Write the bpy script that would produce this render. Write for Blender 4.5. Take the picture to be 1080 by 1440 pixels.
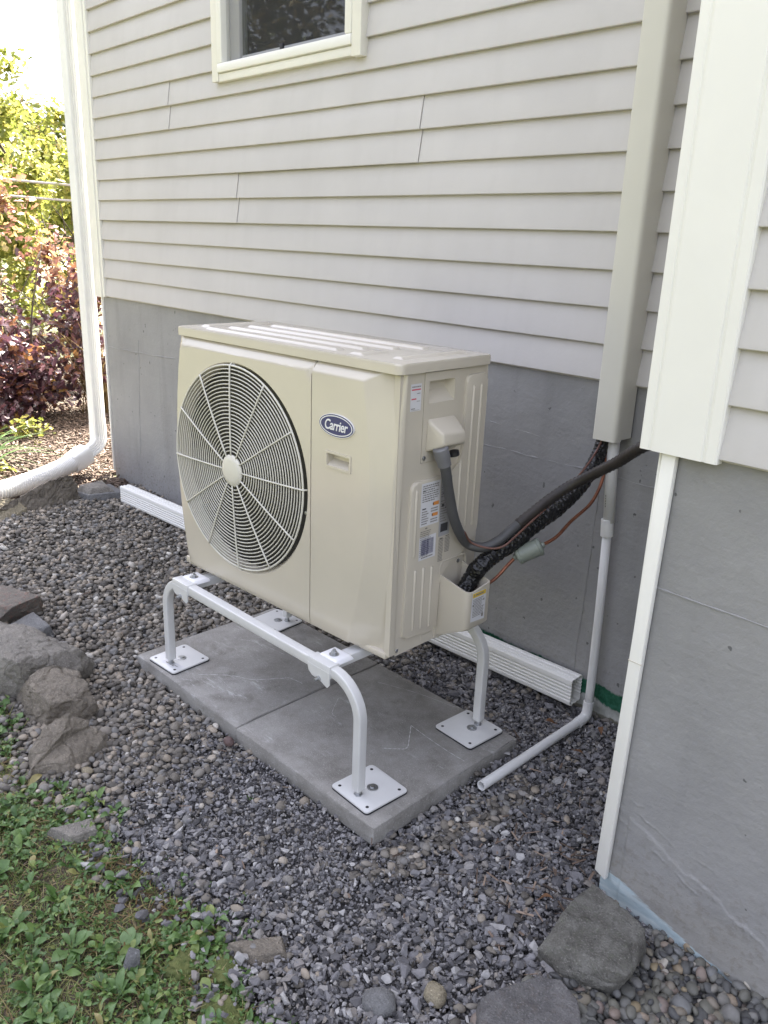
import bpy, bmesh, math, random
import numpy as np
from mathutils import Vector, Matrix, noise

for o in list(bpy.data.objects):
    bpy.data.objects.remove(o, do_unlink=True)
S = bpy.context.scene
C = S.collection
rnd = random.Random(7)
rng = np.random.default_rng(11)
R = math.radians

# ------------------------------------------------------------------ camera
cam = bpy.data.cameras.new("camera")
cam.sensor_fit = 'VERTICAL'
cam.sensor_height = 24.0
cam.lens = 24.0 * 1152.84 / 1440.0
cam.clip_start = 0.02
cam.clip_end = 500
co = bpy.data.objects.new("camera", cam)
C.objects.link(co)
xr, yu, zb = Vector((0.67238842, 0.73932711, 0.03590607)), Vector((-0.25686739, 0.18756672, 0.9480706)), Vector((0.69419951, -0.64669479, 0.31602671))
co.matrix_world = Matrix(((xr.x, yu.x, zb.x, 2.35908), (xr.y, yu.y, zb.y, -1.29726), (xr.z, yu.z, zb.z, 1.48653), (0, 0, 0, 1)))
S.camera = co

# ------------------------------------------------------------------ light
SUN_AZ = Vector((-0.52, 0.855))          # ground direction towards the sun (behind the house, to the left)
SUN_EL = R(54)
W = bpy.data.worlds.new("World")
S.world = W
W.use_nodes = True
nt = W.node_tree
sky = nt.nodes.new('ShaderNodeTexSky')
sky.sky_type = 'NISHITA'
sky.sun_disc = False
sky.sun_elevation = SUN_EL
sky.sun_rotation = math.atan2(SUN_AZ.x, SUN_AZ.y)
sky.air_density = 1.2
sky.dust_density = 4.0
sky.ozone_density = 1.0
bg = nt.nodes['Background']
bg.inputs['Strength'].default_value = 0.10
hz = nt.nodes.new('ShaderNodeHueSaturation')          # milky, hazy late-summer sky
hz.inputs['Saturation'].default_value = 0.36
nt.links.new(sky.outputs[0], hz.inputs['Color'])
tn = nt.nodes.new('ShaderNodeMix'); tn.data_type = 'RGBA'; tn.blend_type = 'MULTIPLY'
tn.inputs[0].default_value = 1.0
tn.inputs[7].default_value = (1.005, 0.985, 1.06, 1)
nt.links.new(hz.outputs[0], tn.inputs[6])
nt.links.new(tn.outputs[2], bg.inputs[0])
sl = bpy.data.lights.new("sun", 'SUN')
sl.energy = 5.0
sl.angle = R(0.53)
sl.color = (1.0, 0.93, 0.82)
so = bpy.data.objects.new("sun", sl)
C.objects.link(so)
sd = Vector((SUN_AZ.x, SUN_AZ.y, 0)).normalized() * math.cos(SUN_EL) + Vector((0, 0, math.sin(SUN_EL)))
so.rotation_euler = sd.to_track_quat('Z', 'Y').to_euler()
so.location = (-6, 8, 12)
vs = S.view_settings
vs.view_transform = 'Standard'
vs.look = 'None'
vs.exposure = 2.80
vs.gamma = 1.0
vs.use_curve_mapping = False

# ------------------------------------------------------------------ materials
def mat(name, col, rough=0.6, var=0.0, vscale=6.0, bump=0.0, bscale=40.0, metal=0.0, spec=0.5, col2=None, coat=0.0, island=None, transl=0.0, detail=4.0):
    m = bpy.data.materials.new(name)
    m.use_nodes = True
    t = m.node_tree
    b = t.nodes['Principled BSDF']
    b.inputs['Roughness'].default_value = rough
    b.inputs['Metallic'].default_value = metal
    b.inputs['Specular IOR Level'].default_value = spec
    b.inputs['Coat Weight'].default_value = coat
    tc = t.nodes.new('ShaderNodeTexCoord')
    src = None
    if island:
        g = t.nodes.new('ShaderNodeNewGeometry')
        r = t.nodes.new('ShaderNodeValToRGB')
        r.color_ramp.interpolation = 'LINEAR'
        els = r.color_ramp.elements
        while len(els) < len(island):
            els.new(0.5)
        for e, (p, c) in zip(els, island):
            e.position = p
            e.color = (*c, 1)
        t.links.new(g.outputs['Random Per Island'], r.inputs[0])
        src = r.outputs[0]
    if var > 0 or col2 is not None:
        n = t.nodes.new('ShaderNodeTexNoise')
        n.inputs['Scale'].default_value = vscale
        n.inputs['Detail'].default_value = detail
        n.inputs['Roughness'].default_value = 0.62
        t.links.new(tc.outputs['Object'], n.inputs['Vector'])
        mr = t.nodes.new('ShaderNodeMapRange')
        mr.inputs[1].default_value = 0.3
        mr.inputs[2].default_value = 0.7
        t.links.new(n.outputs[0], mr.inputs[0])
        mx = t.nodes.new('ShaderNodeMix')
        mx.data_type = 'RGBA'
        t.links.new(mr.outputs[0], mx.inputs[0])
        if src is None:
            mx.inputs[6].default_value = (*[max(0, c * (1 - var)) for c in col], 1)
            c2 = col2 if col2 else [min(1, c * (1 + var)) for c in col]
            if col2:
                mx.inputs[6].default_value = (*col, 1)
            mx.inputs[7].default_value = (*c2, 1)
        else:
            hv = t.nodes.new('ShaderNodeMix'); hv.data_type = 'RGBA'; hv.blend_type = 'MULTIPLY'
            hv.inputs[0].default_value = 1.0
            t.links.new(src, hv.inputs[6])
            hv.inputs[7].default_value = (1 - var, 1 - var, 1 - var, 1)
            t.links.new(hv.outputs[2], mx.inputs[6])
            t.links.new(src, mx.inputs[7])
        src = mx.outputs[2]
    if src is not None:
        t.links.new(src, b.inputs['Base Color'])
    else:
        b.inputs['Base Color'].default_value = (*col, 1)
    if bump > 0:
        n2 = t.nodes.new('ShaderNodeTexNoise')
        n2.inputs['Scale'].default_value = bscale
        n2.inputs['Detail'].default_value = 5
        t.links.new(tc.outputs['Object'], n2.inputs['Vector'])
        bp = t.nodes.new('ShaderNodeBump')
        bp.inputs['Strength'].default_value = min(1.0, bump)
        bp.inputs['Distance'].default_value = 0.004
        t.links.new(n2.outputs[0], bp.inputs['Height'])
        t.links.new(bp.outputs[0], b.inputs['Normal'])
    if transl > 0:
        tr = t.nodes.new('ShaderNodeBsdfTranslucent')
        if src is not None:
            t.links.new(src, tr.inputs[0])
        else:
            tr.inputs[0].default_value = (*col, 1)
        ms = t.nodes.new('ShaderNodeMixShader')
        ms.inputs[0].default_value = transl
        t.links.new(b.outputs[0], ms.inputs[1])
        t.links.new(tr.outputs[0], ms.inputs[2])
        t.links.new(ms.outputs[0], t.nodes['Material Output'].inputs[0])
    return m

M = {}
M['siding'] = mat('vinyl_siding', (0.53, 0.51, 0.495), 0.5, 0.05, 2.2, 0.10, 90, spec=0.35)
def streaks(m, amt, dark):
    t = m.node_tree; b = t.nodes['Principled BSDF']
    src = b.inputs['Base Color'].links[0].from_socket
    tc = t.nodes.new('ShaderNodeTexCoord'); mp = t.nodes.new('ShaderNodeMapping'); mp.inputs['Scale'].default_value = (16, 16, .9)
    t.links.new(tc.outputs['Object'], mp.inputs[0])
    n = t.nodes.new('ShaderNodeTexNoise'); n.inputs['Scale'].default_value = 1; n.inputs['Detail'].default_value = 6
    t.links.new(mp.outputs[0], n.inputs['Vector'])
    mr = t.nodes.new('ShaderNodeMapRange'); mr.inputs[1].default_value = .5; mr.inputs[2].default_value = .75; mr.inputs[4].default_value = amt
    t.links.new(n.outputs[0], mr.inputs[0])
    mx = t.nodes.new('ShaderNodeMix'); mx.data_type = 'RGBA'
    t.links.new(mr.outputs[0], mx.inputs[0]); t.links.new(src, mx.inputs[6]); mx.inputs[7].default_value = (*dark, 1)
    t.links.new(mx.outputs[2], b.inputs['Base Color'])
streaks(M['siding'], .11, (.38, .36, .33))
M['white_vinyl'] = mat('white_vinyl', (0.80, 0.79, 0.74), 0.42, 0.02, 4, 0.04, 60)
M['cream_trim'] = mat('cream_trim', (0.78, 0.765, 0.705), 0.45, 0.03, 6)
M['white_alu'] = mat('white_aluminium', (0.80, 0.795, 0.76), 0.38, 0.03, 7, 0.05, 30)
M['cover'] = mat('line_set_cover_plastic', (0.60, 0.585, 0.52), 0.42, 0.02, 4)
M['unit'] = mat('beige_powder_coat', (0.525, 0.482, 0.402), 0.18, 0.05, 2.5, 0.03, 220, spec=0.5, coat=0.25)
M['unit_mid'] = mat('beige_powder_coat_satin', (0.515, 0.473, 0.395), 0.32, 0.05, 2.5, 0.05, 260)
M['grille'] = mat('beige_wire', (0.62, 0.60, 0.53), 0.35)
M['black'] = mat('black_void', (0.012, 0.012, 0.014), 0.5)
M['fan'] = mat('fan_plastic', (0.12, 0.12, 0.13), 0.4)
M['stand'] = mat('white_powder_coat', (0.60, 0.60, 0.59), 0.34, 0.05, 9, 0.04, 150)
M['galv'] = mat('galvanised_steel', (0.42, 0.43, 0.44), 0.35, 0.2, 30, metal=0.9)
M['rubber'] = mat('black_rubber', (0.02, 0.02, 0.025), 0.7)
M['pvc'] = mat('white_pvc', (0.70, 0.70, 0.69), 0.35, 0.05, 10, 0.03, 20)
M['copper'] = mat('copper_tube', (0.36, 0.15, 0.085), 0.42, 0.35, 25, metal=0.7, col2=(0.15, 0.06, 0.04))
M['redwire'] = mat('red_brown_wire', (0.13, 0.06, 0.045), 0.45, 0.2, 20)
M['conduit'] = mat('grey_conduit', (0.062, 0.062, 0.064), 0.5, 0.15, 14, 0.1, 60)
M['conduit2'] = mat('weathered_dark_conduit', (0.026, 0.021, 0.018), 0.5, 0.4, 24, 0.2, 60)
M['fitting'] = mat('grey_fitting', (0.17, 0.17, 0.18), 0.4)
M['drier'] = mat('drier_enamel', (0.20, 0.225, 0.195), 0.42, 0.08, 20)
M['badge_blue'] = mat('badge_blue', (0.022, 0.026, 0.13), 0.25)
M['badge_white'] = mat('badge_white', (0.72, 0.72, 0.74), 0.3)
M['sticker'] = mat('sticker_white', (0.62, 0.62, 0.64), 0.4)
M['sticker_grey'] = mat('sticker_grey', (0.33, 0.33, 0.34), 0.4)
M['ink'] = mat('ink_dark', (0.05, 0.05, 0.055), 0.5)
M['ink_soft'] = mat('ink_soft', (0.20, 0.19, 0.175), 0.5)
M['red_ink'] = mat('ink_red', (0.55, 0.10, 0.14), 0.5)
M['orange_ink'] = mat('ink_orange', (0.62, 0.25, 0.06), 0.5)
M['yellow_ink'] = mat('ink_yellow', (0.66, 0.46, 0.04), 0.5)
M['blue_ink'] = mat('ink_barcode', (0.06, 0.06, 0.13), 0.5)
M['chalk'] = mat('chalk', (0.55, 0.55, 0.54), 0.9)
M['soil'] = mat('soil', (0.075, 0.060, 0.042), 0.95, 0.5, 14, 0.8, 60)
M['gravel_bed'] = mat('gravel_bed', (0.11, 0.105, 0.105), 0.95, 0.5, 60, 0.9, 120)
M['bark'] = mat('bark', (0.07, 0.055, 0.045), 0.9, 0.4, 12, 0.6, 30)
M['lawn_far'] = mat('lawn_far', (0.07, 0.085, 0.032), 0.9, 0.3, 3.0, 0.9, 90, col2=(0.13, 0.125, 0.060))
M['screen'] = None

def lapped_black():
    """wrapped black insulation: fine helical tape ridges"""
    m = mat('black_tape', (0.008, 0.008, 0.009), 0.36, 0.3, 30, 0.0)
    t = m.node_tree
    b = t.nodes['Principled BSDF']
    tc = t.nodes.new('ShaderNodeTexCoord')
    v = t.nodes.new('ShaderNodeTexVoronoi'); v.inputs['Scale'].default_value = 95
    t.links.new(tc.outputs['Object'], v.inputs['Vector'])
    bp = t.nodes.new('ShaderNodeBump'); bp.inputs['Strength'].default_value = 0.8; bp.inputs['Distance'].default_value = 0.006
    t.links.new(v.outputs[0], bp.inputs['Height'])
    t.links.new(bp.outputs[0], b.inputs['Normal'])
    return m
M['black_tape'] = lapped_black()

def nodes_helper(m):
    t = m.node_tree
    return t, t.nodes, t.links

def mathn(t, op, a, b=None, clamp=False):
    n = t.nodes.new('ShaderNodeMath'); n.operation = op; n.use_clamp = clamp
    for i, x in enumerate((a, b)):
        if x is None: continue
        if isinstance(x, (int, float)): n.inputs[i].default_value = x
        else: t.links.new(x, n.inputs[i])
    return n.outputs[0]

def mixc(t, f, a, b):
    n = t.nodes.new('ShaderNodeMix'); n.data_type = 'RGBA'
    for i, x in ((0, f), (6, a), (7, b)):
        if isinstance(x, (int, float)): n.inputs[i].default_value = x
        elif isinstance(x, tuple): n.inputs[i].default_value = (*x, 1)
        else: t.links.new(x, n.inputs[i])
    return n.outputs[2]

def noisen(t, vec, scale, detail=4, rough=0.6):
    n = t.nodes.new('ShaderNodeTexNoise')
    n.inputs['Scale'].default_value = scale; n.inputs['Detail'].default_value = detail; n.inputs['Roughness'].default_value = rough
    t.links.new(vec, n.inputs['Vector'])
    return n.outputs[0]

def step(t, x, lo, hi):
    n = t.nodes.new('ShaderNodeMapRange'); n.inputs[1].default_value = lo; n.inputs[2].default_value = hi
    t.links.new(x, n.inputs[0])
    return n.outputs[0]

def foundation_mat(name, kind):
    m = bpy.data.materials.new(name); m.use_nodes = True
    t = m.node_tree; b = t.nodes['Principled BSDF']; b.inputs['Roughness'].default_value = 0.62
    b.inputs['Specular IOR Level'].default_value = 0.35
    tc = t.nodes.new('ShaderNodeTexCoord'); P = tc.outputs['Object']
    sp = t.nodes.new('ShaderNodeSeparateXYZ'); t.links.new(P, sp.inputs[0])
    n1 = noisen(t, P, 1.7, 5); n2 = noisen(t, P, 14, 5); n3 = noisen(t, P, 70, 3)
    base = mixc(t, step(t, n1, .3, .7), (0.240, 0.239, 0.240), (0.325, 0.322, 0.320))
    base = mixc(t, mathn(t, 'MULTIPLY', step(t, n2, .62, .8), .35), base, (0.37, 0.368, 0.36))
    # water marks and dust near the ground, pits
    spots = step(t, noisen(t, P, 38, 2, .4), .735, .76)
    base = mixc(t, mathn(t, 'MULTIPLY', spots, .75), base, (0.07, 0.07, 0.07))
    z = sp.outputs[2]; x = sp.outputs[0]
    ms = t.nodes.new('ShaderNodeMapping'); ms.inputs['Scale'].default_value = (11, 11, 1.1)
    t.links.new(P, ms.inputs[0])
    base = mixc(t, mathn(t, 'MULTIPLY', step(t, noisen(t, ms.outputs[0], 1.0, 6, .65), .52, .72), .30), base, (0.17, 0.168, 0.165))
    mh = t.nodes.new('ShaderNodeMapping'); mh.inputs['Scale'].default_value = (2.2, 2.2, 26); mh.inputs['Rotation'].default_value = (0, R(5), 0)
    t.links.new(P, mh.inputs[0])
    trow = noisen(t, mh.outputs[0], 1.0, 5, .6)
    base = mixc(t, mathn(t, 'MULTIPLY', step(t, trow, .55, .75), .14), base, (0.38, 0.377, 0.37))
    spl = mathn(t, 'MULTIPLY', step(t, z, .26, .0), step(t, n3, .52, .66))
    base = mixc(t, mathn(t, 'MULTIPLY', spl, .5), base, (0.15, 0.125, 0.095))
    zn = mathn(t, 'ADD', z, mathn(t, 'MULTIPLY', mathn(t, 'SUBTRACT', n2, .5), .05))
    zn = mathn(t, 'ADD', zn, mathn(t, 'MULTIPLY', mathn(t, 'SUBTRACT', n3, .5), .02))
    if kind == 'main':
        xm = step(t, x, 0.2, 0.5)
        g = mathn(t, 'MULTIPLY', step(t, zn, .120, .113), xm)
        gc = mixc(t, step(t, n3, .4, .6), (0.012, 0.085, 0.045), (0.03, 0.13, 0.08))
        base = mixc(t, g, base, gc)
        w = mathn(t, 'MULTIPLY', step(t, zn, .058, .051), xm)
        base = mixc(t, w, base, mixc(t, step(t, n2, .45, .6), (0.5, 0.51, 0.48), (0.33, 0.34, 0.31)))
        s = mathn(t, 'MULTIPLY', step(t, zn, .016, .010), xm)
        base = mixc(t, s, base, (0.16, 0.155, 0.12))
    else:
        dust = step(t, zn, .13, .03)
        base = mixc(t, mathn(t, 'MULTIPLY', dust, .45), base, (0.33, 0.315, 0.275))
        lim = mathn(t, 'SUBTRACT', mathn(t, 'MULTIPLY', step(t, x, 1.90, 1.54), .092), .034)
        # brushed slanting strokes
        mp = t.nodes.new('ShaderNodeMapping'); mp.inputs['Scale'].default_value = (14, 14, 75); mp.inputs['Rotation'].default_value = (0, R(-18), 0)
        t.links.new(P, mp.inputs[0])
        n4 = noisen(t, mp.outputs[0], 1.0, 3)
        zz = mathn(t, 'ADD', z, mathn(t, 'MULTIPLY', mathn(t, 'SUBTRACT', n4, .5), .045))
        bl = mathn(t, 'SUBTRACT', lim, zz)
        blm = step(t, bl, 0.0, .006)
        base = mixc(t, blm, base, mixc(t, step(t, n4, .42, .6), (0.40, 0.49, 0.52), (0.50, 0.57, 0.58)))
    t.links.new(base, b.inputs['Base Color'])
    bp = t.nodes.new('ShaderNodeBump'); bp.inputs['Strength'].default_value = .55; bp.inputs['Distance'].default_value = .006
    hsum = mathn(t, 'ADD', mathn(t, 'ADD', n2, mathn(t, 'MULTIPLY', trow, .35)), mathn(t, 'MULTIPLY', n3, .45))
    t.links.new(hsum, bp.inputs['Height']); t.links.new(bp.outputs[0], b.inputs['Normal'])
    return m
M['found'] = foundation_mat('grey_painted_concrete', 'main')
M['found_bump'] = foundation_mat('grey_painted_concrete_bay', 'bump')

def slab_mat():
    m = bpy.data.materials.new('concrete_paver'); m.use_nodes = True
    t = m.node_tree; b = t.nodes['Principled BSDF']; b.inputs['Roughness'].default_value = .82
    tc = t.nodes.new('ShaderNodeTexCoord'); P = tc.outputs['Object']
    n1 = noisen(t, P, 6, 7, .7); n2 = noisen(t, P, 26, 6, .7); n3 = noisen(t, P, 240, 3)
    base = mixc(t, step(t, n1, .32, .66), (0.175, 0.165, 0.148), (0.315, 0.305, 0.285))
    base = mixc(t, mathn(t, 'MULTIPLY', step(t, n2, .55, .75), .35), base, (0.37, 0.365, 0.35))
    # dark damp patches
    base = mixc(t, mathn(t, 'MULTIPLY', step(t, noisen(t, P, 9, 3), .60, .72), .6), base, (0.125, 0.115, 0.098))
    # white scuffs: stretched noise
    mp = t.nodes.new('ShaderNodeMapping'); mp.inputs['Scale'].default_value = (9, 40, 10); mp.inputs['Rotation'].default_value = (0, 0, R(32))
    t.links.new(P, mp.inputs[0])
    sc = mathn(t, 'MULTIPLY', step(t, noisen(t, mp.outputs[0], 1.0, 9, .8), .54, .68), step(t, noisen(t, P, 5.5, 3), .50, .62))
    base = mixc(t, mathn(t, 'MULTIPLY', sc, .9), base, (0.55, 0.55, 0.54))
    base = mixc(t, mathn(t, 'MULTIPLY', step(t, n3, .60, .70), .45), base, (0.10, 0.095, 0.088))
    base = mixc(t, mathn(t, 'MULTIPLY', step(t, n3, .42, .33), .45), base, (0.46, 0.455, 0.44))
    t.links.new(base, b.inputs['Base Color'])
    bp = t.nodes.new('ShaderNodeBump'); bp.inputs['Strength'].default_value = .45; bp.inputs['Distance'].default_value = .003
    t.links.new(mathn(t, 'ADD', n3, n2), bp.inputs['Height']); t.links.new(bp.outputs[0], b.inputs['Normal'])
    return m
M['slab'] = slab_mat()

def rock_mat(name, a, b2, c):
    m = bpy.data.materials.new(name); m.use_nodes = True
    t = m.node_tree; b = t.nodes['Principled BSDF']; b.inputs['Roughness'].default_value = .85
    tc = t.nodes.new('ShaderNodeTexCoord'); P = tc.outputs['Object']
    n1 = noisen(t, P, 18, 8, .7); n2 = noisen(t, P, 60, 8, .75); n3 = noisen(t, P, 230, 4)
    base = mixc(t, step(t, n1, .35, .65), a, b2)
    base = mixc(t, mathn(t, 'MULTIPLY', step(t, n2, .52, .7), .6), base, c)
    base = mixc(t, mathn(t, 'MULTIPLY', step(t, n3, .57, .70), .5), base, tuple(min(1, x * 2.0) for x in b2))
    base = mixc(t, mathn(t, 'MULTIPLY', step(t, n3, .44, .34), .4), base, tuple(x * .4 for x in a))
    t.links.new(base, b.inputs['Base Color'])
    bp = t.nodes.new('ShaderNodeBump'); bp.inputs['Strength'].default_value = 1.0; bp.inputs['Distance'].default_value = .007
    t.links.new(mathn(t, 'ADD', mathn(t, 'MULTIPLY', n3, .6), n2), bp.inputs['Height']); t.links.new(bp.outputs[0], b.inputs['Normal'])
    return m
M['rock_brown'] = rock_mat('brown_sandstone', (0.143, 0.125, 0.101), (0.244, 0.215, 0.176), (0.168, 0.138, 0.097))
M['rock_grey'] = rock_mat('grey_sandstone', (0.160, 0.148, 0.131), (0.260, 0.244, 0.215), (0.202, 0.176, 0.143))
M['rock_slate'] = rock_mat('slate', (0.143, 0.143, 0.143), (0.210, 0.210, 0.210), (0.168, 0.168, 0.168))
M['rock_mossy'] = rock_mat('mossy_bluestone', (0.085, 0.080, 0.068), (0.19, 0.185, 0.165), (0.115, 0.128, 0.085)) if True else rock_mat('x', (0.092, 0.087, 0.076), (0.154, 0.151, 0.137), (0.115, 0.123, 0.087))
M['rock_dark'] = rock_mat('dark_bluestone', (0.090, 0.086, 0.085), (0.165, 0.160, 0.158), (0.135, 0.105, 0.085)) if True else rock_mat('x', (0.092, 0.088, 0.087), (0.126, 0.122, 0.120), (0.112, 0.090, 0.073))
M['rock_red'] = rock_mat('red_stained_sandstone', (0.140, 0.126, 0.109), (0.210, 0.189, 0.161), (0.378, 0.140, 0.098))
M['rock_tan'] = rock_mat('tan_cobble', (0.238, 0.203, 0.140), (0.336, 0.294, 0.210), (0.280, 0.238, 0.168))

crushed_ramp = [(0.0, (0.060, 0.058, 0.060)), (0.15, (0.125, 0.121, 0.126)), (0.42, (0.195, 0.190, 0.197)), (0.66, (0.26, 0.254, 0.262)),
                (0.80, (0.25, 0.225, 0.20)), (0.91, (0.33, 0.322, 0.318)), (1.0, (0.46, 0.45, 0.44))]
brown_ramp = [(0.0, (0.070, 0.063, 0.055)), (0.2, (0.14, 0.126, 0.108)), (0.45, (0.205, 0.183, 0.152)), (0.65, (0.195, 0.192, 0.187)),
              (0.82, (0.28, 0.24, 0.19)), (0.94, (0.36, 0.31, 0.25)), (1.0, (0.56, 0.54, 0.49))]
river_ramp = [(0.0, (0.055, 0.055, 0.058)), (0.2, (0.105, 0.105, 0.098)), (0.42, (0.145, 0.140, 0.112)), (0.60, (0.17, 0.172, 0.172)),
              (0.76, (0.20, 0.178, 0.135)), (0.86, (0.215, 0.17, 0.15)), (0.93, (0.28, 0.225, 0.135)), (1.0, (0.56, 0.54, 0.50))]
M['crushed'] = mat('crushed_slate', (0.1, 0.1, 0.1), 0.85, 0.3, 60, 0.4, 160, island=crushed_ramp)
M['brown_gravel'] = mat('brown_pea_gravel', (0.1, 0.1, 0.1), 0.78, 0.25, 50, 0.25, 150, island=brown_ramp)
M['river'] = mat('river_pebbles', (0.1, 0.1, 0.1), 0.6, 0.25, 50, 0.15, 120, island=river_ramp)
M['mulch'] = mat('bark_mulch', (0.1, 0.1, 0.1), 0.9, 0.3, 60, 0.4, 120, island=[(0, (.06, .042, .03)), (.6, (.17, .12, .09)), (1, (.34, .26, .20))])
M['weed'] = mat('weed_leaf', (0.1, 0.1, 0.1), 0.45, 0.25, 70, 0.25, 160, transl=0.25, island=[(0, (0.058, 0.124, 0.029)), (.3, (0.098, 0.189, 0.046)), (.55, (0.130, 0.227, 0.078)), (.8, (0.169, 0.273, 0.072)), (.95, (0.260, 0.312, 0.091)), (1, (0.338, 0.286, 0.117))])
M['grass'] = mat('grass_blade', (0.1, 0.1, 0.1), 0.5, 0.0, transl=0.3, island=[(0, (0.088, 0.150, 0.031)), (.45, (0.163, 0.225, 0.056)), (.7, (0.250, 0.263, 0.088)), (.85, (0.375, 0.312, 0.150)), (1, (0.475, 0.388, 0.213))])
M['moss'] = mat('moss', (.06, .08, .02), 0.95, 0.4, 60, 0.9, 200, col2=(.13, .14, .045))
M['purple_leaf'] = mat('purple_leaf', (0.1, 0.1, 0.1), 0.40, 0.0, spec=1.0, transl=0.34, island=[(0, (0.062, 0.031, 0.046)), (.5, (0.101, 0.046, 0.065)), (.75, (0.132, 0.054, 0.062)), (.92, (0.248, 0.109, 0.046)), (1, (0.372, 0.232, 0.062))])
M['orange_leaf'] = mat('orange_leaf', (0.1, 0.1, 0.1), 0.40, 0.0, spec=0.9, transl=0.45, island=[(0, (.16, .07, .07)), (.3, (.28, .13, .09)), (.6, (.38, .21, .12)), (.85, (.42, .29, .12)), (1, (.34, .33, .12))])
M['green_leaf'] = mat('green_leaf', (0.1, 0.1, 0.1), 0.45, 0.0, transl=0.55, island=[(0, (.13, .16, .03)), (.5, (.24, .26, .055)), (.85, (.36, .34, .08)), (1, (.42, .36, .11))])
M['far_leaf'] = mat('far_leaf', (0.1, 0.1, 0.1), 0.5, 0.0, transl=0.35, island=[(0, (.04, .055, .018)), (.4, (.08, .10, .03)), (.7, (.14, .11, .04)), (1, (.20, .16, .06))])
M['dry_grass'] = mat('dry_grass', (0.1, 0.1, 0.1), 0.6, 0.0, transl=0.35, island=[(0, (.10, .065, .03)), (.6, (.22, .15, .06)), (1, (.32, .25, .12))])
M['strap_leaf'] = mat('strap_leaf', (0.1, 0.1, 0.1), 0.4, 0.0, transl=0.3, island=[(0, (.04, .09, .025)), (1, (.10, .17, .05))])
M['dead_leaf'] = mat('dead_leaf', (.15, .075, .035), 0.7, 0.3, 40, transl=0.2)
M['cable'] = mat('cable_jacket', (.45, .43, .42), 0.4)
M['roof'] = mat('roof_shingle', (.08, .08, .085), 0.9, 0.2, 20, 0.5, 60)
M['room'] = mat('room_paint', (.42, .38, .32), 0.9)
M['blind'] = mat('wood_blind', (.30, .17, .07), 0.5, 0.35, 9, col2=(.60, .42, .22))
M['sash'] = mat('sash_vinyl', (.42, .42, .43), 0.45)

def glass_mat():
    m = bpy.data.materials.new('window_glass'); m.use_nodes = True
    t = m.node_tree
    for n in list(t.nodes):
        if n.type != 'OUTPUT_MATERIAL': t.nodes.remove(n)
    o = [n for n in t.nodes if n.type == 'OUTPUT_MATERIAL'][0]
    tr = t.nodes.new('ShaderNodeBsdfTransparent'); tr.inputs[0].default_value = (.85, .87, .86, 1)
    gl = t.nodes.new('ShaderNodeBsdfGlossy'); gl.inputs['Roughness'].default_value = .02; gl.inputs[0].default_value = (.9, .92, .92, 1)
    fr = t.nodes.new('ShaderNodeFresnel'); fr.inputs[0].default_value = 1.55
    mx = t.nodes.new('ShaderNodeMixShader')
    t.links.new(mathn(t, 'ADD', fr.outputs[0], 0.0), mx.inputs[0]); t.links.new(tr.outputs[0], mx.inputs[1]); t.links.new(gl.outputs[0], mx.inputs[2])
    t.links.new(mx.outputs[0], o.inputs[0])
    return m
M['glass'] = glass_mat()
def screen_mat():
    m = bpy.data.materials.new('insect_screen'); m.use_nodes = True
    t = m.node_tree; b = t.nodes['Principled BSDF']; o = t.nodes['Material Output']
    b.inputs['Base Color'].default_value = (.12, .12, .125, 1); b.inputs['Roughness'].default_value = .7
    tr = t.nodes.new('ShaderNodeBsdfTransparent'); mx = t.nodes.new('ShaderNodeMixShader'); mx.inputs[0].default_value = .22
    t.links.new(tr.outputs[0], mx.inputs[1]); t.links.new(b.outputs[0], mx.inputs[2]); t.links.new(mx.outputs[0], o.inputs[0])
    return m
M['screen'] = screen_mat()

# ------------------------------------------------------------------ mesh helpers
def mesh(name, V, F, m, smooth=None):
    me = bpy.data.meshes.new(name)
    me.from_pydata([tuple(v) for v in V], [], F)
    me.update()
    for mm in (m if isinstance(m, (list, tuple)) else [m]):
        me.materials.append(mm)
    if smooth is not None:
        me.shade_smooth()
        if smooth < 179:
            me.set_sharp_from_angle(angle=R(smooth))
    return me

def link(name, me, parent=None, loc=None):
    o = bpy.data.objects.new(name, me)
    C.objects.link(o)
    if parent is not None: o.parent = parent
    if loc is not None: o.location = loc
    return o

def mk(name, VF, m, parent=None, smooth=30, loc=None):
    return link(name, mesh(name, VF[0], VF[1], m, smooth), parent, loc)

def tag(o, label=None, cat=None, group=None, kind=None):
    if label: o['label'] = label
    if cat: o['category'] = cat
    if group: o['group'] = group
    if kind: o['kind'] = kind
    return o

def empty(name, loc=(0, 0, 0), rz=0.0):
    o = bpy.data.objects.new(name, None)
    o.empty_display_size = .1
    C.objects.link(o)
    o.location = loc
    o.rotation_euler = (0, 0, rz)
    return o

def join(*vfs):
    V, F = [], []
    for v, f in vfs:
        k = len(V)
        V += [tuple(x) for x in v]
        F += [tuple(i + k for i in q) for q in f]
    return V, F

def bm_out(bm):
    bm.verts.index_update()
    V = [v.co.copy() for v in bm.verts]
    F = [tuple(v.index for v in f.verts) for f in bm.faces]
    bm.free()
    return V, F

def box(x0, x1, y0, y1, z0, z1, bev=0.0, seg=2):
    bm = bmesh.new()
    bmesh.ops.create_cube(bm, size=1)
    for v in bm.verts:
        v.co = ((x0 + x1) / 2 + v.co.x * (x1 - x0), (y0 + y1) / 2 + v.co.y * (y1 - y0), (z0 + z1) / 2 + v.co.z * (z1 - z0))
    if bev > 0:
        bmesh.ops.bevel(bm, geom=bm.edges[:], offset=bev, segments=seg, profile=.5, affect='EDGES')
    return bm_out(bm)

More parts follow.
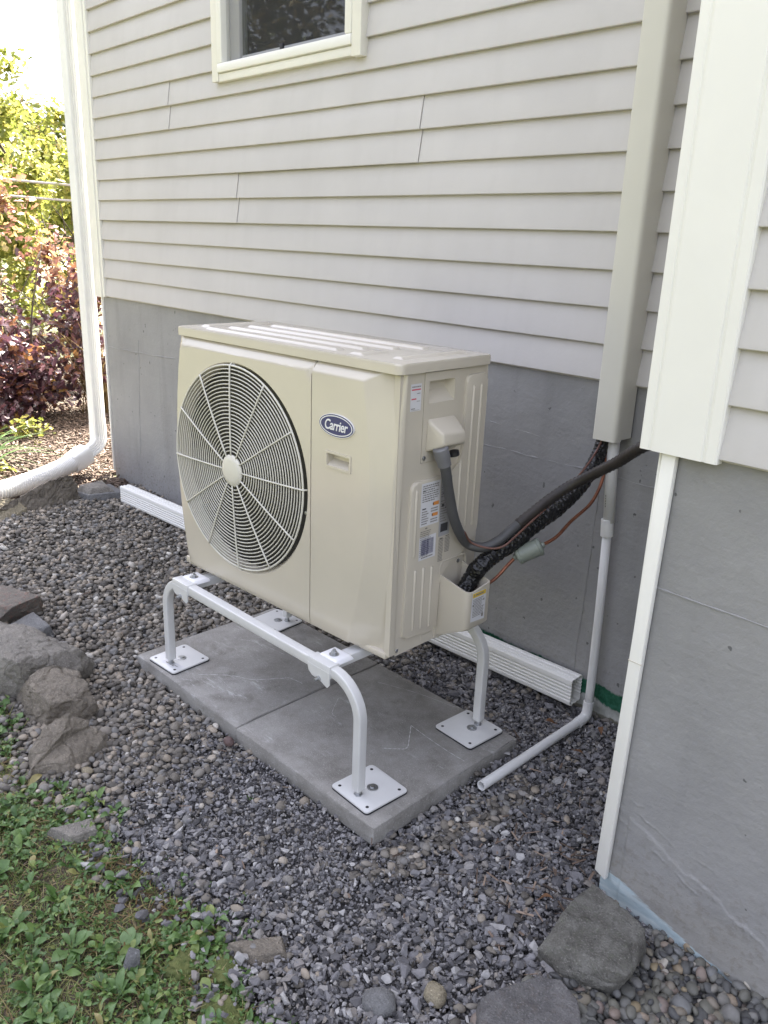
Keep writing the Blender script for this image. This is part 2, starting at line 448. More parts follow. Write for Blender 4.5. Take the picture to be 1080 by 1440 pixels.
def hull(pts, bev=0.0, seg=2):
    bm = bmesh.new()
    for p in pts: bm.verts.new(p)
    r = bmesh.ops.convex_hull(bm, input=bm.verts)
    bmesh.ops.delete(bm, geom=list({g for g in r['geom_interior'] + r['geom_unused'] if isinstance(g, bmesh.types.BMVert)}), context='VERTS')
    bmesh.ops.dissolve_limit(bm, angle_limit=R(3), verts=bm.verts[:], edges=bm.edges[:])
    if bev > 0:
        bmesh.ops.bevel(bm, geom=bm.edges[:], offset=bev, segments=seg, profile=.5, affect='EDGES')
    bmesh.ops.recalc_face_normals(bm, faces=bm.faces[:])
    return bm_out(bm)

def extrude_poly(poly, axis, a, b, bev=0.0):
    """poly = list of 2D points in the two other axes (CCW or CW), extruded along axis from a to b"""
    def P(u, v, w):
        return {'x': (w, u, v), 'y': (u, w, v), 'z': (u, v, w)}[axis]
    bm = bmesh.new()
    lo = [bm.verts.new(P(u, v, a)) for u, v in poly]
    hi = [bm.verts.new(P(u, v, b)) for u, v in poly]
    n = len(poly)
    bm.faces.new(lo[::-1]); top = bm.faces.new(hi)
    for i in range(n):
        bm.faces.new((lo[i], lo[(i + 1) % n], hi[(i + 1) % n], hi[i]))
    if bev > 0:
        bmesh.ops.bevel(bm, geom=list(top.edges), offset=bev, segments=3, profile=.5, affect='EDGES')
    bmesh.ops.recalc_face_normals(bm, faces=bm.faces[:])
    return bm_out(bm)

def round_poly(pts, r, n=5):
    out = []
    k = len(pts)
    for i in range(k):
        p, a, b = Vector(pts[i]), Vector(pts[i - 1]), Vector(pts[(i + 1) % k])
        rr = r[i] if isinstance(r, (list, tuple)) else r
        if rr <= 0: out.append(tuple(p)); continue
        u = (a - p); v = (b - p)
        rr = min(rr, u.length * .48, v.length * .48)
        A = p + u.normalized() * rr; B = p + v.normalized() * rr
        for j in range(n + 1):
            t = j / n
            out.append(tuple((A * (1 - t) + p * t) * (1 - t) + (p * (1 - t) + B * t) * t))
    return out

def rrect(x0, x1, y0, y1, r, n=4):
    return round_poly([(x0, y0), (x1, y0), (x1, y1), (x0, y1)], r, n)

def circ(r, n=16, ph=0.0):
    return [(r * math.cos(2 * math.pi * i / n + ph), r * math.sin(2 * math.pi * i / n + ph)) for i in range(n)]

def rsq(s, r=None, n=3):
    h = s / 2
    return rrect(-h, h, -h, h, r if r else s * .22, n)

def smooth_path(pts, n=8):
    """Catmull-Rom"""
    P = [Vector(p) for p in pts]
    P = [P[0] * 2 - P[1]] + P + [P[-1] * 2 - P[-2]]
    out = []
    for i in range(1, len(P) - 2):
        a, b, c, d = P[i - 1:i + 3]
        for j in range(n):
            t = j / n
            out.append(.5 * ((2 * b) + (c - a) * t + (2 * a - 5 * b + 4 * c - d) * t * t + (3 * b - a - 3 * c + d) * t ** 3))
    out.append(P[-2])
    return out

def sweep(path, prof, scale=None, caps=True, closed=False, up=None):
    path = [Vector(p) for p in path]
    n = len(path); k = len(prof)
    T = []
    for i in range(n):
        if closed: d = path[(i + 1) % n] - path[i - 1]
        else: d = path[min(i + 1, n - 1)] - path[max(i - 1, 0)]
        T.append(d.normalized())
    up = Vector(up) if up else (Vector((0, 0, 1)) if abs(T[0].z) < .9 else Vector((0, 1, 0)))
    a = (up - T[0] * up.dot(T[0])).normalized()
    V = []; F = []
    for i in range(n):
        a = (a - T[i] * a.dot(T[i])).normalized()
        b = T[i].cross(a)
        s = 1.0 if scale is None else (scale(i / (n - 1)) if callable(scale) else scale[i])
        for (u, v) in prof:
            V.append(path[i] + (b * u + a * v) * s)
    for i in range(n if closed else n - 1):
        i2 = (i + 1) % n
        for j in range(k):
            F.append((i * k + j, i * k + (j + 1) % k, i2 * k + (j + 1) % k, i2 * k + j))
    if caps and not closed:
        F.append(tuple(range(k))[::-1]); F.append(tuple((n - 1) * k + j for j in range(k)))
    return V, F

def lathe(prof, axis_o, axis_d, n=24):
    """prof = (r, h) list along axis"""
    d = Vector(axis_d).normalized(); o = Vector(axis_o)
    a = d.orthogonal().normalized(); b = d.cross(a)
    V = []; F = []
    for (r, h) in prof:
        for i in range(n):
            t = 2 * math.pi * i / n
            V.append(o + d * h + (a * math.cos(t) + b * math.sin(t)) * r)
    for j in range(len(prof) - 1):
        for i in range(n):
            F.append((j * n + i, j * n + (i + 1) % n, (j + 1) * n + (i + 1) % n, (j + 1) * n + i))
    if prof[0][0] > 1e-6: F.append(tuple(range(n))[::-1])
    if prof[-1][0] > 1e-6: F.append(tuple((len(prof) - 1) * n + i for i in range(n)))
    return V, F

def arc(cx, cy, r, a0, a1, n=8):
    return [(cx + r * math.cos(a0 + (a1 - a0) * i / n), cy + r * math.sin(a0 + (a1 - a0) * i / n)) for i in range(n + 1)]

def quad_sheet(rects, P):
    """thin printed marks: rects (u0,u1,v0,v1) mapped by P(u,v)->3D"""
    V = []; F = []
    for u0, u1, v0, v1 in rects:
        k = len(V)
        V += [P(u0, v0), P(u1, v0), P(u1, v1), P(u0, v1)]
        F.append((k, k + 1, k + 2, k + 3))
    return V, F

def textlines(u0, u1, v0, v1, rows, fill=.5, seed=0, ragged=.3):
    r = random.Random(seed)
    out = []
    h = (v1 - v0) / rows
    for i in range(rows):
        v = v1 - (i + .5) * h
        end = u1 - (u1 - u0) * r.random() * ragged
        u = u0
        while u < end:
            w = (u1 - u0) * r.uniform(.05, .16)
            out.append((u, min(u + w, end), v - h * fill / 2, v + h * fill / 2))
            u += w + (u1 - u0) * .025
    return out

# ------------------------------------------------------------------ ground (setting)
def poly_sheet(name, pts, z, m):
    bm = bmesh.new()
    bm.faces.new([bm.verts.new((x, y, z)) for x, y in pts])
    bmesh.ops.triangulate(bm, faces=bm.faces[:])
    bmesh.ops.recalc_face_normals(bm, faces=bm.faces[:])
    V, F = bm_out(bm)
    o = mk(name, (V, F), m, None, None)
    return o

g = poly_sheet('ground', [(-150, -150), (150, -150), (150, 150), (-150, 150)], -.040, M['lawn_far'])
tag(g, kind='structure')
LAWN = [(-.60, -.62), (-.205, -.603), (-.02, -.60), (.17, -.70), (.30, -.655), (.45, -.575), (.60, -.605), (.72, -.602), (.86, -.60), (1.023, -.535), (1.12, -.56), (1.194, -.593), (1.33, -.613), (1.7, -.72), (2.4, -.9), (3.2, -1.1), (3.2, -2.4), (-1.8, -2.4), (-1.8, -.75)]
GRAVEL = [(-2.22, .876), (-2.18, .45), (-2.10, .15), (-2.02, -.05), (-1.9, -.35), (-1.5, -.6), (-.9, -.60), (-.60, -.62)] + LAWN[1:15] + [(3.2, -1.0), (3.2, .25), (1.56, .25), (1.56, .876)]
GBED = GRAVEL
tag(poly_sheet('lawn_soil', LAWN, -.016, M['soil']), kind='structure')
tag(poly_sheet('gravel_bed', GRAVEL, -.034, M['gravel_bed']), kind='structure')
tag(poly_sheet('planting_bed', [(-2.22, .876), (-2.18, .45), (-2.10, .15), (-2.02, -.05), (-1.9, -.35), (-1.9, -1.6), (-7.5, -1.6), (-7.5, 5), (-2.6, 5), (-2.6, .876)], -.024, M['soil']), kind='structure')

def inpoly(x, y, poly):
    x = np.asarray(x); y = np.asarray(y)
    r = np.zeros(x.shape, bool)
    n = len(poly)
    for i in range(n):
        x0, y0 = poly[i]; x1, y1 = poly[(i + 1) % n]
        c = ((y0 > y) != (y1 > y)) & (x < (x1 - x0) * (y - y0) / (y1 - y0 + 1e-12) + x0)
        r ^= c
    return r

# ------------------------------------------------------------------ house
EXP = .1058
Z0 = 1.1065
LIP = .8568
house = tag(empty('house', (0, .9, 0)), 'house with pale grey vinyl clapboard siding above a grey painted concrete foundation', 'house')
HOFF = (0, -.9, 0)
def hp(name, VF, m, smooth=30):
    return mk(name, VF, m, house, smooth, HOFF)

def siding_panel(x0, x1, z0, y, seed, raise_=0.0, courses=2):
    r = random.Random(seed)
    prof = []
    for k in range(courses):
        z = z0 + k * EXP
        prof += [(.0160, z + .0002), (.0012, z), (0, z + .0018), (.0003, z + .009), (.0078, z + EXP * .55), (.0150, z + EXP - .002)]
    prof.append((.0160, z0 + courses * EXP))
    nx = max(2, int((x1 - x0) / .22) + 1)
    V = []; F = []
    for i in range(nx + 1):
        x = x0 + (x1 - x0) * i / nx
        w = r.uniform(-.0010, .0010) if 0 < i < nx else 0
        for (dy, z) in prof:
            V.append((x, y + dy - raise_ + w, z + (w * .4)))
    k = len(prof)
    for i in range(nx):
        for j in range(k - 1):
            F.append((i * k + j, (i + 1) * k + j, (i + 1) * k + j + 1, i * k + j + 1))
    # end returns so that a lapped end has an edge
    for i, s in ((0, 1), (nx, -1)):
        b = len(V)
        for (dy, z) in prof: V.append((V[i * k][0], y + .0175, z))
        for j in range(k - 1):
            q = (i * k + j, i * k + j + 1, b + j + 1, b + j)
            F.append(q if s > 0 else q[::-1])
    return V, F

WX0, WX1, WZ0, WZ1 = -1.10, -.19, 2.16, 3.42
XL, XR = -2.458, 1.53
NR = 21
joints = {2: [-.998], 3: [.156], 4: [-1.586], 8: [.4], 9: [-1.2], 10: [.9], 12: [0.1]}
sd_ = 0
for row in range(NR):
    z = Z0 + row * 2 * EXP
    cuts = [XL] + joints.get(row, []) + [XR]
    spans = []
    for a, b in zip(cuts[:-1], cuts[1:]):
        spans.append((a, b))
    final = []
    for a, b in spans:
        if z + 2 * EXP > WZ0 + .01 and z < WZ1:
            if a < WX0: final.append((a, min(b, WX0)))
            if b > WX1: final.append((max(a, WX1), b))
        else:
            final.append((a, b))
    for i, (a, b) in enumerate(final):
        sd_ += 1
        e = .0008 if (b in joints.get(row, [])) else 0
        hp('siding_panel', siding_panel(a, b - (.0018 if e else 0), z, LIP, sd_, .0035 if e else 0.0), M['siding'])
# bay (bump-out) on the right
BY = .2158
for row in range(NR):
    z = Z0 + row * 2 * EXP
    sd_ += 1
    hp('siding_panel', siding_panel(1.662, 6.0, z, BY, sd_), M['siding'])
# sheathing behind the siding and the body of the house
ZT = Z0 + NR * 2 * EXP
hp('wall_body', join(
    box(-2.47, WX0, .8745, .99, 1.10, ZT), box(WX1, 1.6, .8745, .99, 1.10, ZT),
    box(WX0, WX1, .8745, .99, 1.10, WZ0), box(WX0, WX1, .8745, .99, WZ1, ZT),
    box(-2.50, -2.47, .872, 9.0, 1.10, ZT), box(-2.5, 8.0, 8.9, 9.0, 0, ZT),
    box(1.56, 8.0, .2345, .34, 1.10, ZT), box(1.56, 1.60, .34, .99, 1.10, ZT), box(7.9, 8.0, .34, 8.9, 1.1, ZT)), M['siding'], None)
hp('room', join(box(WX0 - .3, WX1 + .3, 2.2, 2.25, 1.9, 3.7), box(WX0 - .35, WX0 - .3, .99, 2.2, 1.9, 3.7), box(WX1 + .3, WX1 + .35, .99, 2.2, 1.9, 3.7),
                box(WX0 - .3, WX1 + .3, .99, 2.2, 1.85, 1.9), box(WX0 - .3, WX1 + .3, .99, 2.2, 3.7, 3.75)), M['room'], None)
# roof (far above the picture, it throws the shade)
rf = hp('roof', join(extrude_poly([(.42, ZT - .02), (4.9, ZT + 1.9), (9.5, ZT - .02), (9.5, ZT + .12), (4.9, ZT + 2.06), (.42, ZT + .12)], 'x', -2.58, 8.2)), M['roof'], None)
hp('gable', extrude_poly([(.872, ZT), (9.0, ZT), (4.9, ZT + 1.72)], 'x', -2.5, -2.47), M['siding'], None)
# foundation
def grid_face(x0, x1, z0, z1, y, nx, nz, f):
    V = []; F = []
    for i in range(nx + 1):
        for j in range(nz + 1):
            x = x0 + (x1 - x0) * i / nx; z = z0 + (z1 - z0) * j / nz
            V.append((x, y + f(x, z), z))
    for i in range(nx):
        for j in range(nz):
            a = i * (nz + 1) + j
            F.append((a, a + nz + 1, a + nz + 2, a + 1))
    return V, F
def wav(x, z):
    return (noise.noise(Vector((x * 1.6, z * 1.9, 3))) * .0025 + noise.noise(Vector((x * 9, z * 9, 7))) * .0008)
hp('foundation_wall', grid_face(-2.505, 1.6, -.15, 1.13, .8759, 150, 50, wav), M['found'], 60)
hp('foundation_wall', box(-2.505, -2.49, .8795, 9.0, -.15, 1.10), M['found'])
hp('foundation_wall', box(7.9, 8.0, .34, 9.0, -.15, 1.10), M['found'])
def wavb(x, z):
    d = wav(x, z)
    # parging ridges falling to the right
    for (za, zb_, amp, wd, thr, shelf) in ((.215, .098, .0026, .005, -.02, .0016), (.205, .090, .0022, .0035, .0, .0), (.180, .075, .002, .003, .05, .0), (.262, .155, .0016, .003, .1, .0), (.235, .13, .0018, .003, .1, .0)):
        t = (x - 1.63) / .33
        if t > -.4:
            zc = za + (zb_ - za) * t + noise.noise(Vector((x * 10, za * 40, 1))) * .014 + noise.noise(Vector((x * 60, za * 40, 4))) * .006
            e = max(0.0, 1 - abs(z - zc) / wd)
            br = noise.noise(Vector((x * 16, za * 70, 5)))
            if br > thr:
                d -= amp * e * (.6 + 1.2 * abs(noise.noise(Vector((x * 70, z * 70, 5))))) * min(1, (br - thr) * 4)
            if shelf and t > -.1: d -= shelf * min(1, max(0, (zc - z) / .004))
    d += noise.noise(Vector((x * 22, z * 30, 2))) * .0012 * max(0, 1 - z / .4)
    return d
hp('foundation_wall', join(grid_face(1.545, 2.5, -.15, 1.10, .2371, 380, 420, wavb), grid_face(2.5, 8.0, -.15, 1.1, .2371, 20, 4, lambda x, z: 0)), M['found_bump'], 60)
hp('foundation_wall', ([(1.545, .2371, -.15), (1.545, .95, -.15), (1.545, .95, 1.1), (1.545, .2371, 1.1)], [(0, 1, 2, 3)]), M['found_bump'], None)
# form joints left in the parging
def ridge(path, r, seed):
    rr = random.Random(seed)
    P = []
    for a, b in zip(path[:-1], path[1:]):
        a = Vector(a); b = Vector(b)
        n = max(2, int((b - a).length / .022))
        for i in range(n):
            p = a.lerp(b, i / n)
            P.append(p + Vector((noise.noise(p * 11 + Vector((seed, 0, 0))) * .005, 0, noise.noise(p * 9 + Vector((0, seed, 0))) * .007)))
    P.append(Vector(path[-1]))
    sc = [rr.uniform(.35, 1.25) for _ in P]
    return sweep(P, circ(r, 6), scale=sc, up=(0, -1, 0))
for i, (path, r) in enumerate([([(-2.5, .8765, .802), (-1.6, .8765, .835), (-.5, .8765, .82), (.55, .8765, .812), (1.08, .8765, .818), (1.54, .8765, .80)], .0035),
                               ([(1.012, .8765, .88), (1.006, .8765, .5), (.998, .8765, .10)], .003),
                               ([(-2.08, .8765, .89), (-2.15, .8765, .12)], .002),
                               ([(.55, .8765, .90), (.78, .8765, .885), (.9, .8765, .90)], .0025),
                               ([(1.556, .237, .803), (1.82, .237, .797), (2.6, .237, .80)], .0035)]):
    hp('joint_ridge', ridge(path, r, i + 3), M['found_bump'] if path[0][1] < .5 else M['found'])
# corner post, left
hp('corner_post', join(box(-2.546, -2.463, .8445, .874, 1.098, ZT, .003), box(-2.463, -2.437, .852, .874, 1.1, ZT, .002), box(-2.553, -2.546, .8445, .95, 1.098, ZT, .002)), M['white_vinyl'])
hp('corner_trim', box(-2.527, -2.512, .868, .93, .02, 1.099, .002), M['white_vinyl'])
# corner post of the bay: wide, with shallow fluting
pp = [(1.505, .262), (1.505, .212), (1.508, .2085), (1.526, .2085), (1.528, .2105), (1.533, .2105), (1.535, .2075), (1.640, .2075), (1.642, .2105), (1.647, .2105), (1.649, .2085), (1.669, .2085), (1.672, .212), (1.672, .232), (1.56, .232), (1.56, .262)]
hp('corner_post', extrude_poly(pp, 'z', 1.097, ZT), M['white_vinyl'], 25)
# foundation corner strip
tv = box(-.0155, .0155, -.008, .008, 0, 1.068, .003)
st = hp('corner_strip', ([(1.5515 + v[0] + .0165 * (v[2] / 1.068), .2265 + v[1], .034 + v[2] + (-.012 * v[0] / .03)) for v in tv[0]], tv[1]), M['white_vinyl'])
hp('corner_strip', box(1.538, 1.5445, .2345, .262, .036, 1.09, .002), M['white_vinyl'])
# the two lengths of the strip meet in a hairline: a small lap plate
hp('strip_lap', box(1.5445, 1.5785, .2172, .2215, .62, .6212), M['unit_mid'], None)

# window
win = hp('window', join(box(-1.149, -1.098, .836, .872, 2.112, 3.46, .003), box(-.192, -.141, .832, .872, 2.104, 3.46, .003),
                        box(-1.098, -.192, .836, .872, 3.40, 3.46, .003)), M['cream_trim'])
def wp(name, VF, m, smooth=30):
    return mk(name, VF, m, win, smooth, None)
wp('sill', box(-1.097, -.193, .840, .872, 2.110, 2.142, .003), M['cream_trim'])
wp('frame', join(box(-1.097, -.193, .828, .885, 2.1435, 2.180, .006), box(-1.097, -1.058, .830, .885, 2.1805, 3.399, .006), box(-.232, -.193, .830, .885, 2.1805, 3.399, .006)), M['white_vinyl'])
wp('sash', join(box(-1.056, -.98, .872, .905, 2.181, 3.399, .004), box(-.979, -.234, .880, .905, 2.181, 2.205, .004)), M['sash'])
wp('screen', ([(-1.057, .858, 2.178), (-.233, .858, 2.178), (-.233, .858, 3.399), (-1.057, .858, 3.399)], [(0, 1, 2, 3)]), M['screen'], None)
wp('glass', box(-.979, -.234, .888, .893, 2.206, 3.399), M['glass'], None)
wp('latch', box(-.655, -.635, .848, .858, 2.181, 2.206, .002), M['rubber'])
for k in range(14):
    wp('blind_slat', ([(v[0], v[1] + (v[2] - 2.2 - k * .085) * .35, v[2]) for v in box(-1.04, -.24, .925, .929, 2.20 + k * .085, 2.262 + k * .085)[0]], box(0, 1, 0, 1, 0, 1)[1]), M['blind'], None)
wp('blind_cord', join(box(-.75, -.735, .912, .916, 2.2, 3.39), box(-.42, -.405, .912, .916, 2.2, 3.39)), M['blind'], None)
wp('mullion', box(-.53, -.44, 1.06, 1.09, 2.2, 3.39, .004), M['sash'])

# ------------------------------------------------------------------ left downspout, elbow and drain pipe
ds = tag(empty('downspout', (-2.62, .83, .2)), 'white ribbed downspout at the left corner of the house', 'downspout')
def ribbed(w, d, nr, rib=.004):
    """rounded rectangle profile whose long sides carry ribs; w across (u), d (v)"""
    P = []
    hw, hd = w / 2, d / 2
    def side(a, b, n):
        for i in range(n):
            t0 = .18 + .64 * i / n; t1 = .18 + .64 * (i + .5) / n
            for t, off in ((t0, 0), (t0 + .03, -rib), (t1, -rib), (t1 + .03, 0)):
                p = Vector(a).lerp(Vector(b), t)
                nrm = Vector((b[1] - a[1], -(b[0] - a[0]))).normalized()
                P.append(tuple(p + nrm * off))
    rc = .012
    cs = [(-hw, -hd), (hw, -hd), (hw, hd), (-hw, hd)]
    for i in range(4):
        a, b = cs[i], cs[(i + 1) % 4]
        d0 = (Vector(b) - Vector(a)).normalized()
        pv = (Vector(a) - Vector(cs[i - 1])).normalized()
        A = Vector(a) - pv * rc; B = Vector(a) + d0 * rc
        for j in range(4):
            t = j / 3
            P.append(tuple((A * (1 - t) + Vector(a) * t) * (1 - t) + (Vector(a) * (1 - t) + B * t) * t))
        side(a, b, nr[i % 2])
    return P
dprof = ribbed(.092, .076, (3, 4), .003)
path = [(-2.617, .826, z) for z in (5.2, 3, 1.5, .9, .30)]
DOFF = (2.62, -.83, -.2)
mk('pipe', sweep(path, dprof, up=(0, 1, 0)), M['white_alu'], ds, 30, DOFF)
ap = [(-2.617, .826, .31), (-2.617, .826, .235)]
for a in np.linspace(0, R(66), 8)[1:]:
    ap.append((-2.617 + .02 * a, .826 - .085 * (1 - math.cos(a)), .235 - .085 * math.sin(a)))
ap.append((-2.590, .715, .125))
mk('elbow', sweep(ap, [(u * 1.04, v * 1.04) for u, v in dprof], up=(0, 1, 0)), M['white_alu'], ds, 30, DOFF)
mk('adapter', sweep([(-2.594, .735, .134), (-2.575, .665, .107), (-2.555, .61, .092)], [(u * 1.12, v * 1.2) for u, v in rsq(.10, .03, 4)], scale=[1.0, 1.06, .95], up=(0, 0, 1)), M['white_alu'], ds, 30, DOFF)
cp = smooth_path([(-2.565, .64, .100), (-2.49, .48, .078), (-2.38, .27, .068), (-2.30, .03, .064), (-2.27, -.30, .062), (-2.32, -.8, .06), (-2.5, -1.4, .06)], 60)
cs = [1 + .085 * (1 if (i // 2) % 2 else -1) for i in range(len(cp))]
dp = mk('drain_pipe', sweep(cp, circ(.052, 20), scale=cs), M['white_alu'], None, 180)
tag(dp, 'white corrugated flexible drain pipe running left from the corner downspout over the rocks', 'drain pipe')

# ------------------------------------------------------------------ downspout lying along the foundation
gd = tag(empty('ground_downspout', (0, .74, .03)), 'long white ribbed downspout lying on the gravel along the foundation behind the heat pump', 'downspout')
A, B = Vector((-1.945, .675, .045)), Vector((1.045, .832, .082))
gp = ribbed(.098, .066, (5, 2), .003)
# profile: u is vertical here (long ribbed side faces out)
dvec = (B - A).normalized()
GOFF = (0, -.74, -.03)
def sweep_open(path, prof, up, th):
    outer = sweep(path, prof, caps=False, up=up)
    inner = sweep(path, [(u * (1 - th), v * (1 - th)) for u, v in prof], caps=False, up=up)
    k = len(prof); n = len(path)
    V = outer[0] + inner[0]; off = len(outer[0])
    F = list(outer[1]) + [tuple(i + off for i in q)[::-1] for q in inner[1]]
    for e in (0, (n - 1) * k):
        for j in range(k):
            q = (e + j, e + (j + 1) % k, off + e + (j + 1) % k, off + e + j)
            F.append(q if e == 0 else q[::-1])
    return V, F
mk('pipe', sweep_open([A.lerp(B, t) for t in np.linspace(0, 1, 10)], gp, (0, -.45, .0) if False else (0, -1, 0), .05), M['white_alu'], gd, 30, GOFF)
mk('end_cap', extrude_poly(rrect(A.y - .030, A.y + .030, A.z - .046, A.z + .046, .01), 'x', A.x + .006, A.x + .010), M['white_alu'], gd, 30, GOFF)

# ------------------------------------------------------------------ line set cover on the wall
lc = tag(empty('line_set_cover', (1.06, .83, .94)), 'tall beige plastic line set cover fixed to the siding beside the white corner post', 'line set cover')
LOFF = (-1.06, -.83, -.94)
cz0, cz1 = .946, 5.2
cpoly = round_poly([(1.026, .857), (1.026, .778), (1.104, .778), (1.104, .812), (1.026 + .074, .812)], [0, .006, .018, 0, 0], 6)
cpoly = round_poly([(1.026, .812), (1.026, .778), (1.103, .778), (1.103, .812)], [0, .006, .017, 0], 6)
def shell(poly_in, z0, z1, th):
    n = len(poly_in)
    c = Vector((sum(p[0] for p in poly_in) / n, sum(p[1] for p in poly_in) / n))
    inn = [tuple(c + (Vector(p) - c) * (1 - th)) for p in poly_in]
    V = [(x, y, z0) for x, y in poly_in] + [(x, y, z1) for x, y in poly_in] + [(x, y, z0) for x, y in inn] + [(x, y, z1) for x, y in inn]
    F = []
    for i in range(n):
        j = (i + 1) % n
        F.append((i, j, n + j, n + i)); F.append((2 * n + j, 2 * n + i, 3 * n + i, 3 * n + j)); F.append((j, i, 2 * n + i, 2 * n + j))
    return V, F
def fix(VF):
    bm = bmesh.new()
    vs_ = [bm.verts.new(v) for v in VF[0]]
    for f in VF[1]:
        try: bm.faces.new([vs_[i] for i in f])
        except ValueError: pass
    bmesh.ops.recalc_face_normals(bm, faces=bm.faces[:])
    return bm_out(bm)
mk('front_cover', fix(shell(cpoly, cz0, cz1, .06)), M['cover'], lc, 30, LOFF)
mk('back_channel', fix(shell([(1.027, .8135), (1.1015, .8135), (1.1015, .866), (1.027, .866)], cz0 + .004, cz1, .06)), M['cover'], lc, 30, LOFF)

# ------------------------------------------------------------------ concrete pavers
SROT = math.atan(.0405)
def slab(x0, x1, name_label, seed):
    s = empty('concrete_paver', (0, 0, 0), SROT)
    return s
def slab_mesh(x0, x1, y0, y1, z0, z1, seed):
    bm = bmesh.new()
    V, F = box(x0, x1, y0, y1, z0, z1, .0035, 2)
    vv = [bm.verts.new(v) for v in V]
    for f in F: bm.faces.new([vv[i] for i in f])
    bmesh.ops.triangulate(bm, faces=bm.faces[:])
    for _ in range(4):
        bmesh.ops.subdivide_edges(bm, edges=[e for e in bm.edges if e.calc_length() > .035], cuts=1)
    for v in bm.verts:
        p = v.co
        e = min(p.x - x0, x1 - p.x, 9) if True else 0
        ey = min(p.y - y0, y1 - p.y)
        near = min(e, ey)
        n = noise.noise(p * 18 + Vector((seed, 0, 0)))
        if z1 - p.z < .012 and near < .012 and n > .15:
            p.z -= (n - .15) * .010
        p.x += noise.noise(p * 9 + Vector((0, seed, 0))) * .0012
        p.y += noise.noise(p * 9 + Vector((seed, seed, 0))) * .0012
    return bm_out(bm)
s1 = mk('concrete_paver', slab_mesh(-.1416, .4655, -.1459, .4651, -.012, .047, 3), M['slab'], None, 40)
s1.rotation_euler.z = SROT
tag(s1, 'grey square concrete paver under the fan end of the heat pump', 'paver', 'concrete pavers under the heat pump stand')
s2 = mk('concrete_paver', slab_mesh(.4695, 1.082, -.149, .463, -.012, .046, 8), M['slab'], None, 40)
s2.rotation_euler.z = SROT
tag(s2, 'scuffed concrete paver with a chalk scribble under the piping end of the heat pump', 'paver', 'concrete pavers under the heat pump stand')
# chalk marks scratched on the pavers
def ribbon(pts, w, z):
    P = smooth_path([(x, y, z) for x, y in pts], 10)
    V = []; F = []
    for i, p in enumerate(P):
        d = (P[min(i + 1, len(P) - 1)] - P[max(i - 1, 0)]).normalized()
        n = Vector((-d.y, d.x, 0)) * w * (.5 + .35 * math.sin(i * 1.7))
        V += [p + n, p - n]
    for i in range(len(P) - 1): F.append((2 * i, 2 * i + 1, 2 * i + 3, 2 * i + 2))
    return V, F
def s2loc(p):
    c, s = math.cos(SROT), math.sin(SROT)
    return (p[0] * c + p[1] * s, -p[0] * s + p[1] * c)
mk('chalk_mark', join(ribbon([s2loc(p) for p in [(.843, .151), (.87, .178), (.885, .206), (.85, .25), (.808, .298)]], .0016, .0468),
                      ribbon([s2loc(p) for p in [(.808, .298), (.88, .292), (.97, .288), (1.04, .29)]], .0013, .0468),
                      ribbon([(.56, .37), (.70, .42), (.84, .45)], .0008, .0468), ribbon([(.55, .20), (.6, .13), (.63, .12)], .0008, .0468)), M['chalk'], s2, None)
mk('chalk_mark', join(ribbon([(.12, -.06), (.2, .02), (.27, .06), (.33, .14)], .0016, .0478), ribbon([(.33, .14), (.345, .16), (.40, .17)], .0016, .0478),
                      ribbon([(.0, .20), (.07, .23), (.2, .25)], .0008, .0478)), M['chalk'], s1, None)

# ------------------------------------------------------------------ stand
stand = tag(empty('equipment_stand', (.48, .16, .047), SROT), 'white powder coated tube stand carrying the heat pump above the pavers', 'stand')
c_, s_ = math.cos(SROT), math.sin(SROT)
SOFF = (-(.48 * c_ + .16 * s_), -(-.48 * s_ + .16 * c_), -.047)
def sp_(name, VF, m, parent=None, smooth=30):
    return mk(name, VF, m, parent or stand, smooth, SOFF if parent is None else None)
BZ = .386; TS = .028; LR = .105
sqp = rsq(TS, .0045, 3)
X0, X1, YF, YR = 0.003, .962, -.094, .418
for yy in (YF, YR):
    for xx, sgn in ((X0, 1), (X1, -1)):
        pth = [(xx, yy, .074), (xx, yy, .16), (xx, yy, BZ - LR)]
        for a in np.linspace(0, math.pi / 2, 12)[1:]:
            pth.append((xx + sgn * LR * (1 - math.cos(a)), yy, BZ - LR + LR * math.sin(a)))
        pth.append((xx + sgn * (LR + .05), yy, BZ))
        lg = sp_('leg', sweep(pth, sqp, up=(0, 1, 0)), M['stand'], None, 40)
        sp_('bolt', join(lathe([(.0085, 0), (.0085, .018), (.006, .019), (.006, .03)], (xx, yy, .052), (0, 0, 1), 10),
                         lathe([(.012, 0), (.012, .006)], (xx, yy, .0525), (0, 0, 1), 6)), M['galv'], lg)
    sp_('cross_rail', sweep([(X0 + LR + .03, yy, BZ), (.42, yy, BZ)], rsq(TS + .003, .0045, 3), up=(0, 1, 0)), M['stand'], None, 40)
    sp_('cross_rail', sweep([(.30, yy, BZ), (X1 - LR - .03, yy, BZ)], rsq(TS - .001, .0045, 3), up=(0, 1, 0)), M['stand'], None, 40)
    sp_('cross_rail', sweep([(.42, yy, BZ), (X1 - LR - .03, yy, BZ)], rsq(TS + .002, .0045, 3), up=(0, 1, 0)), M['stand'], None, 40)
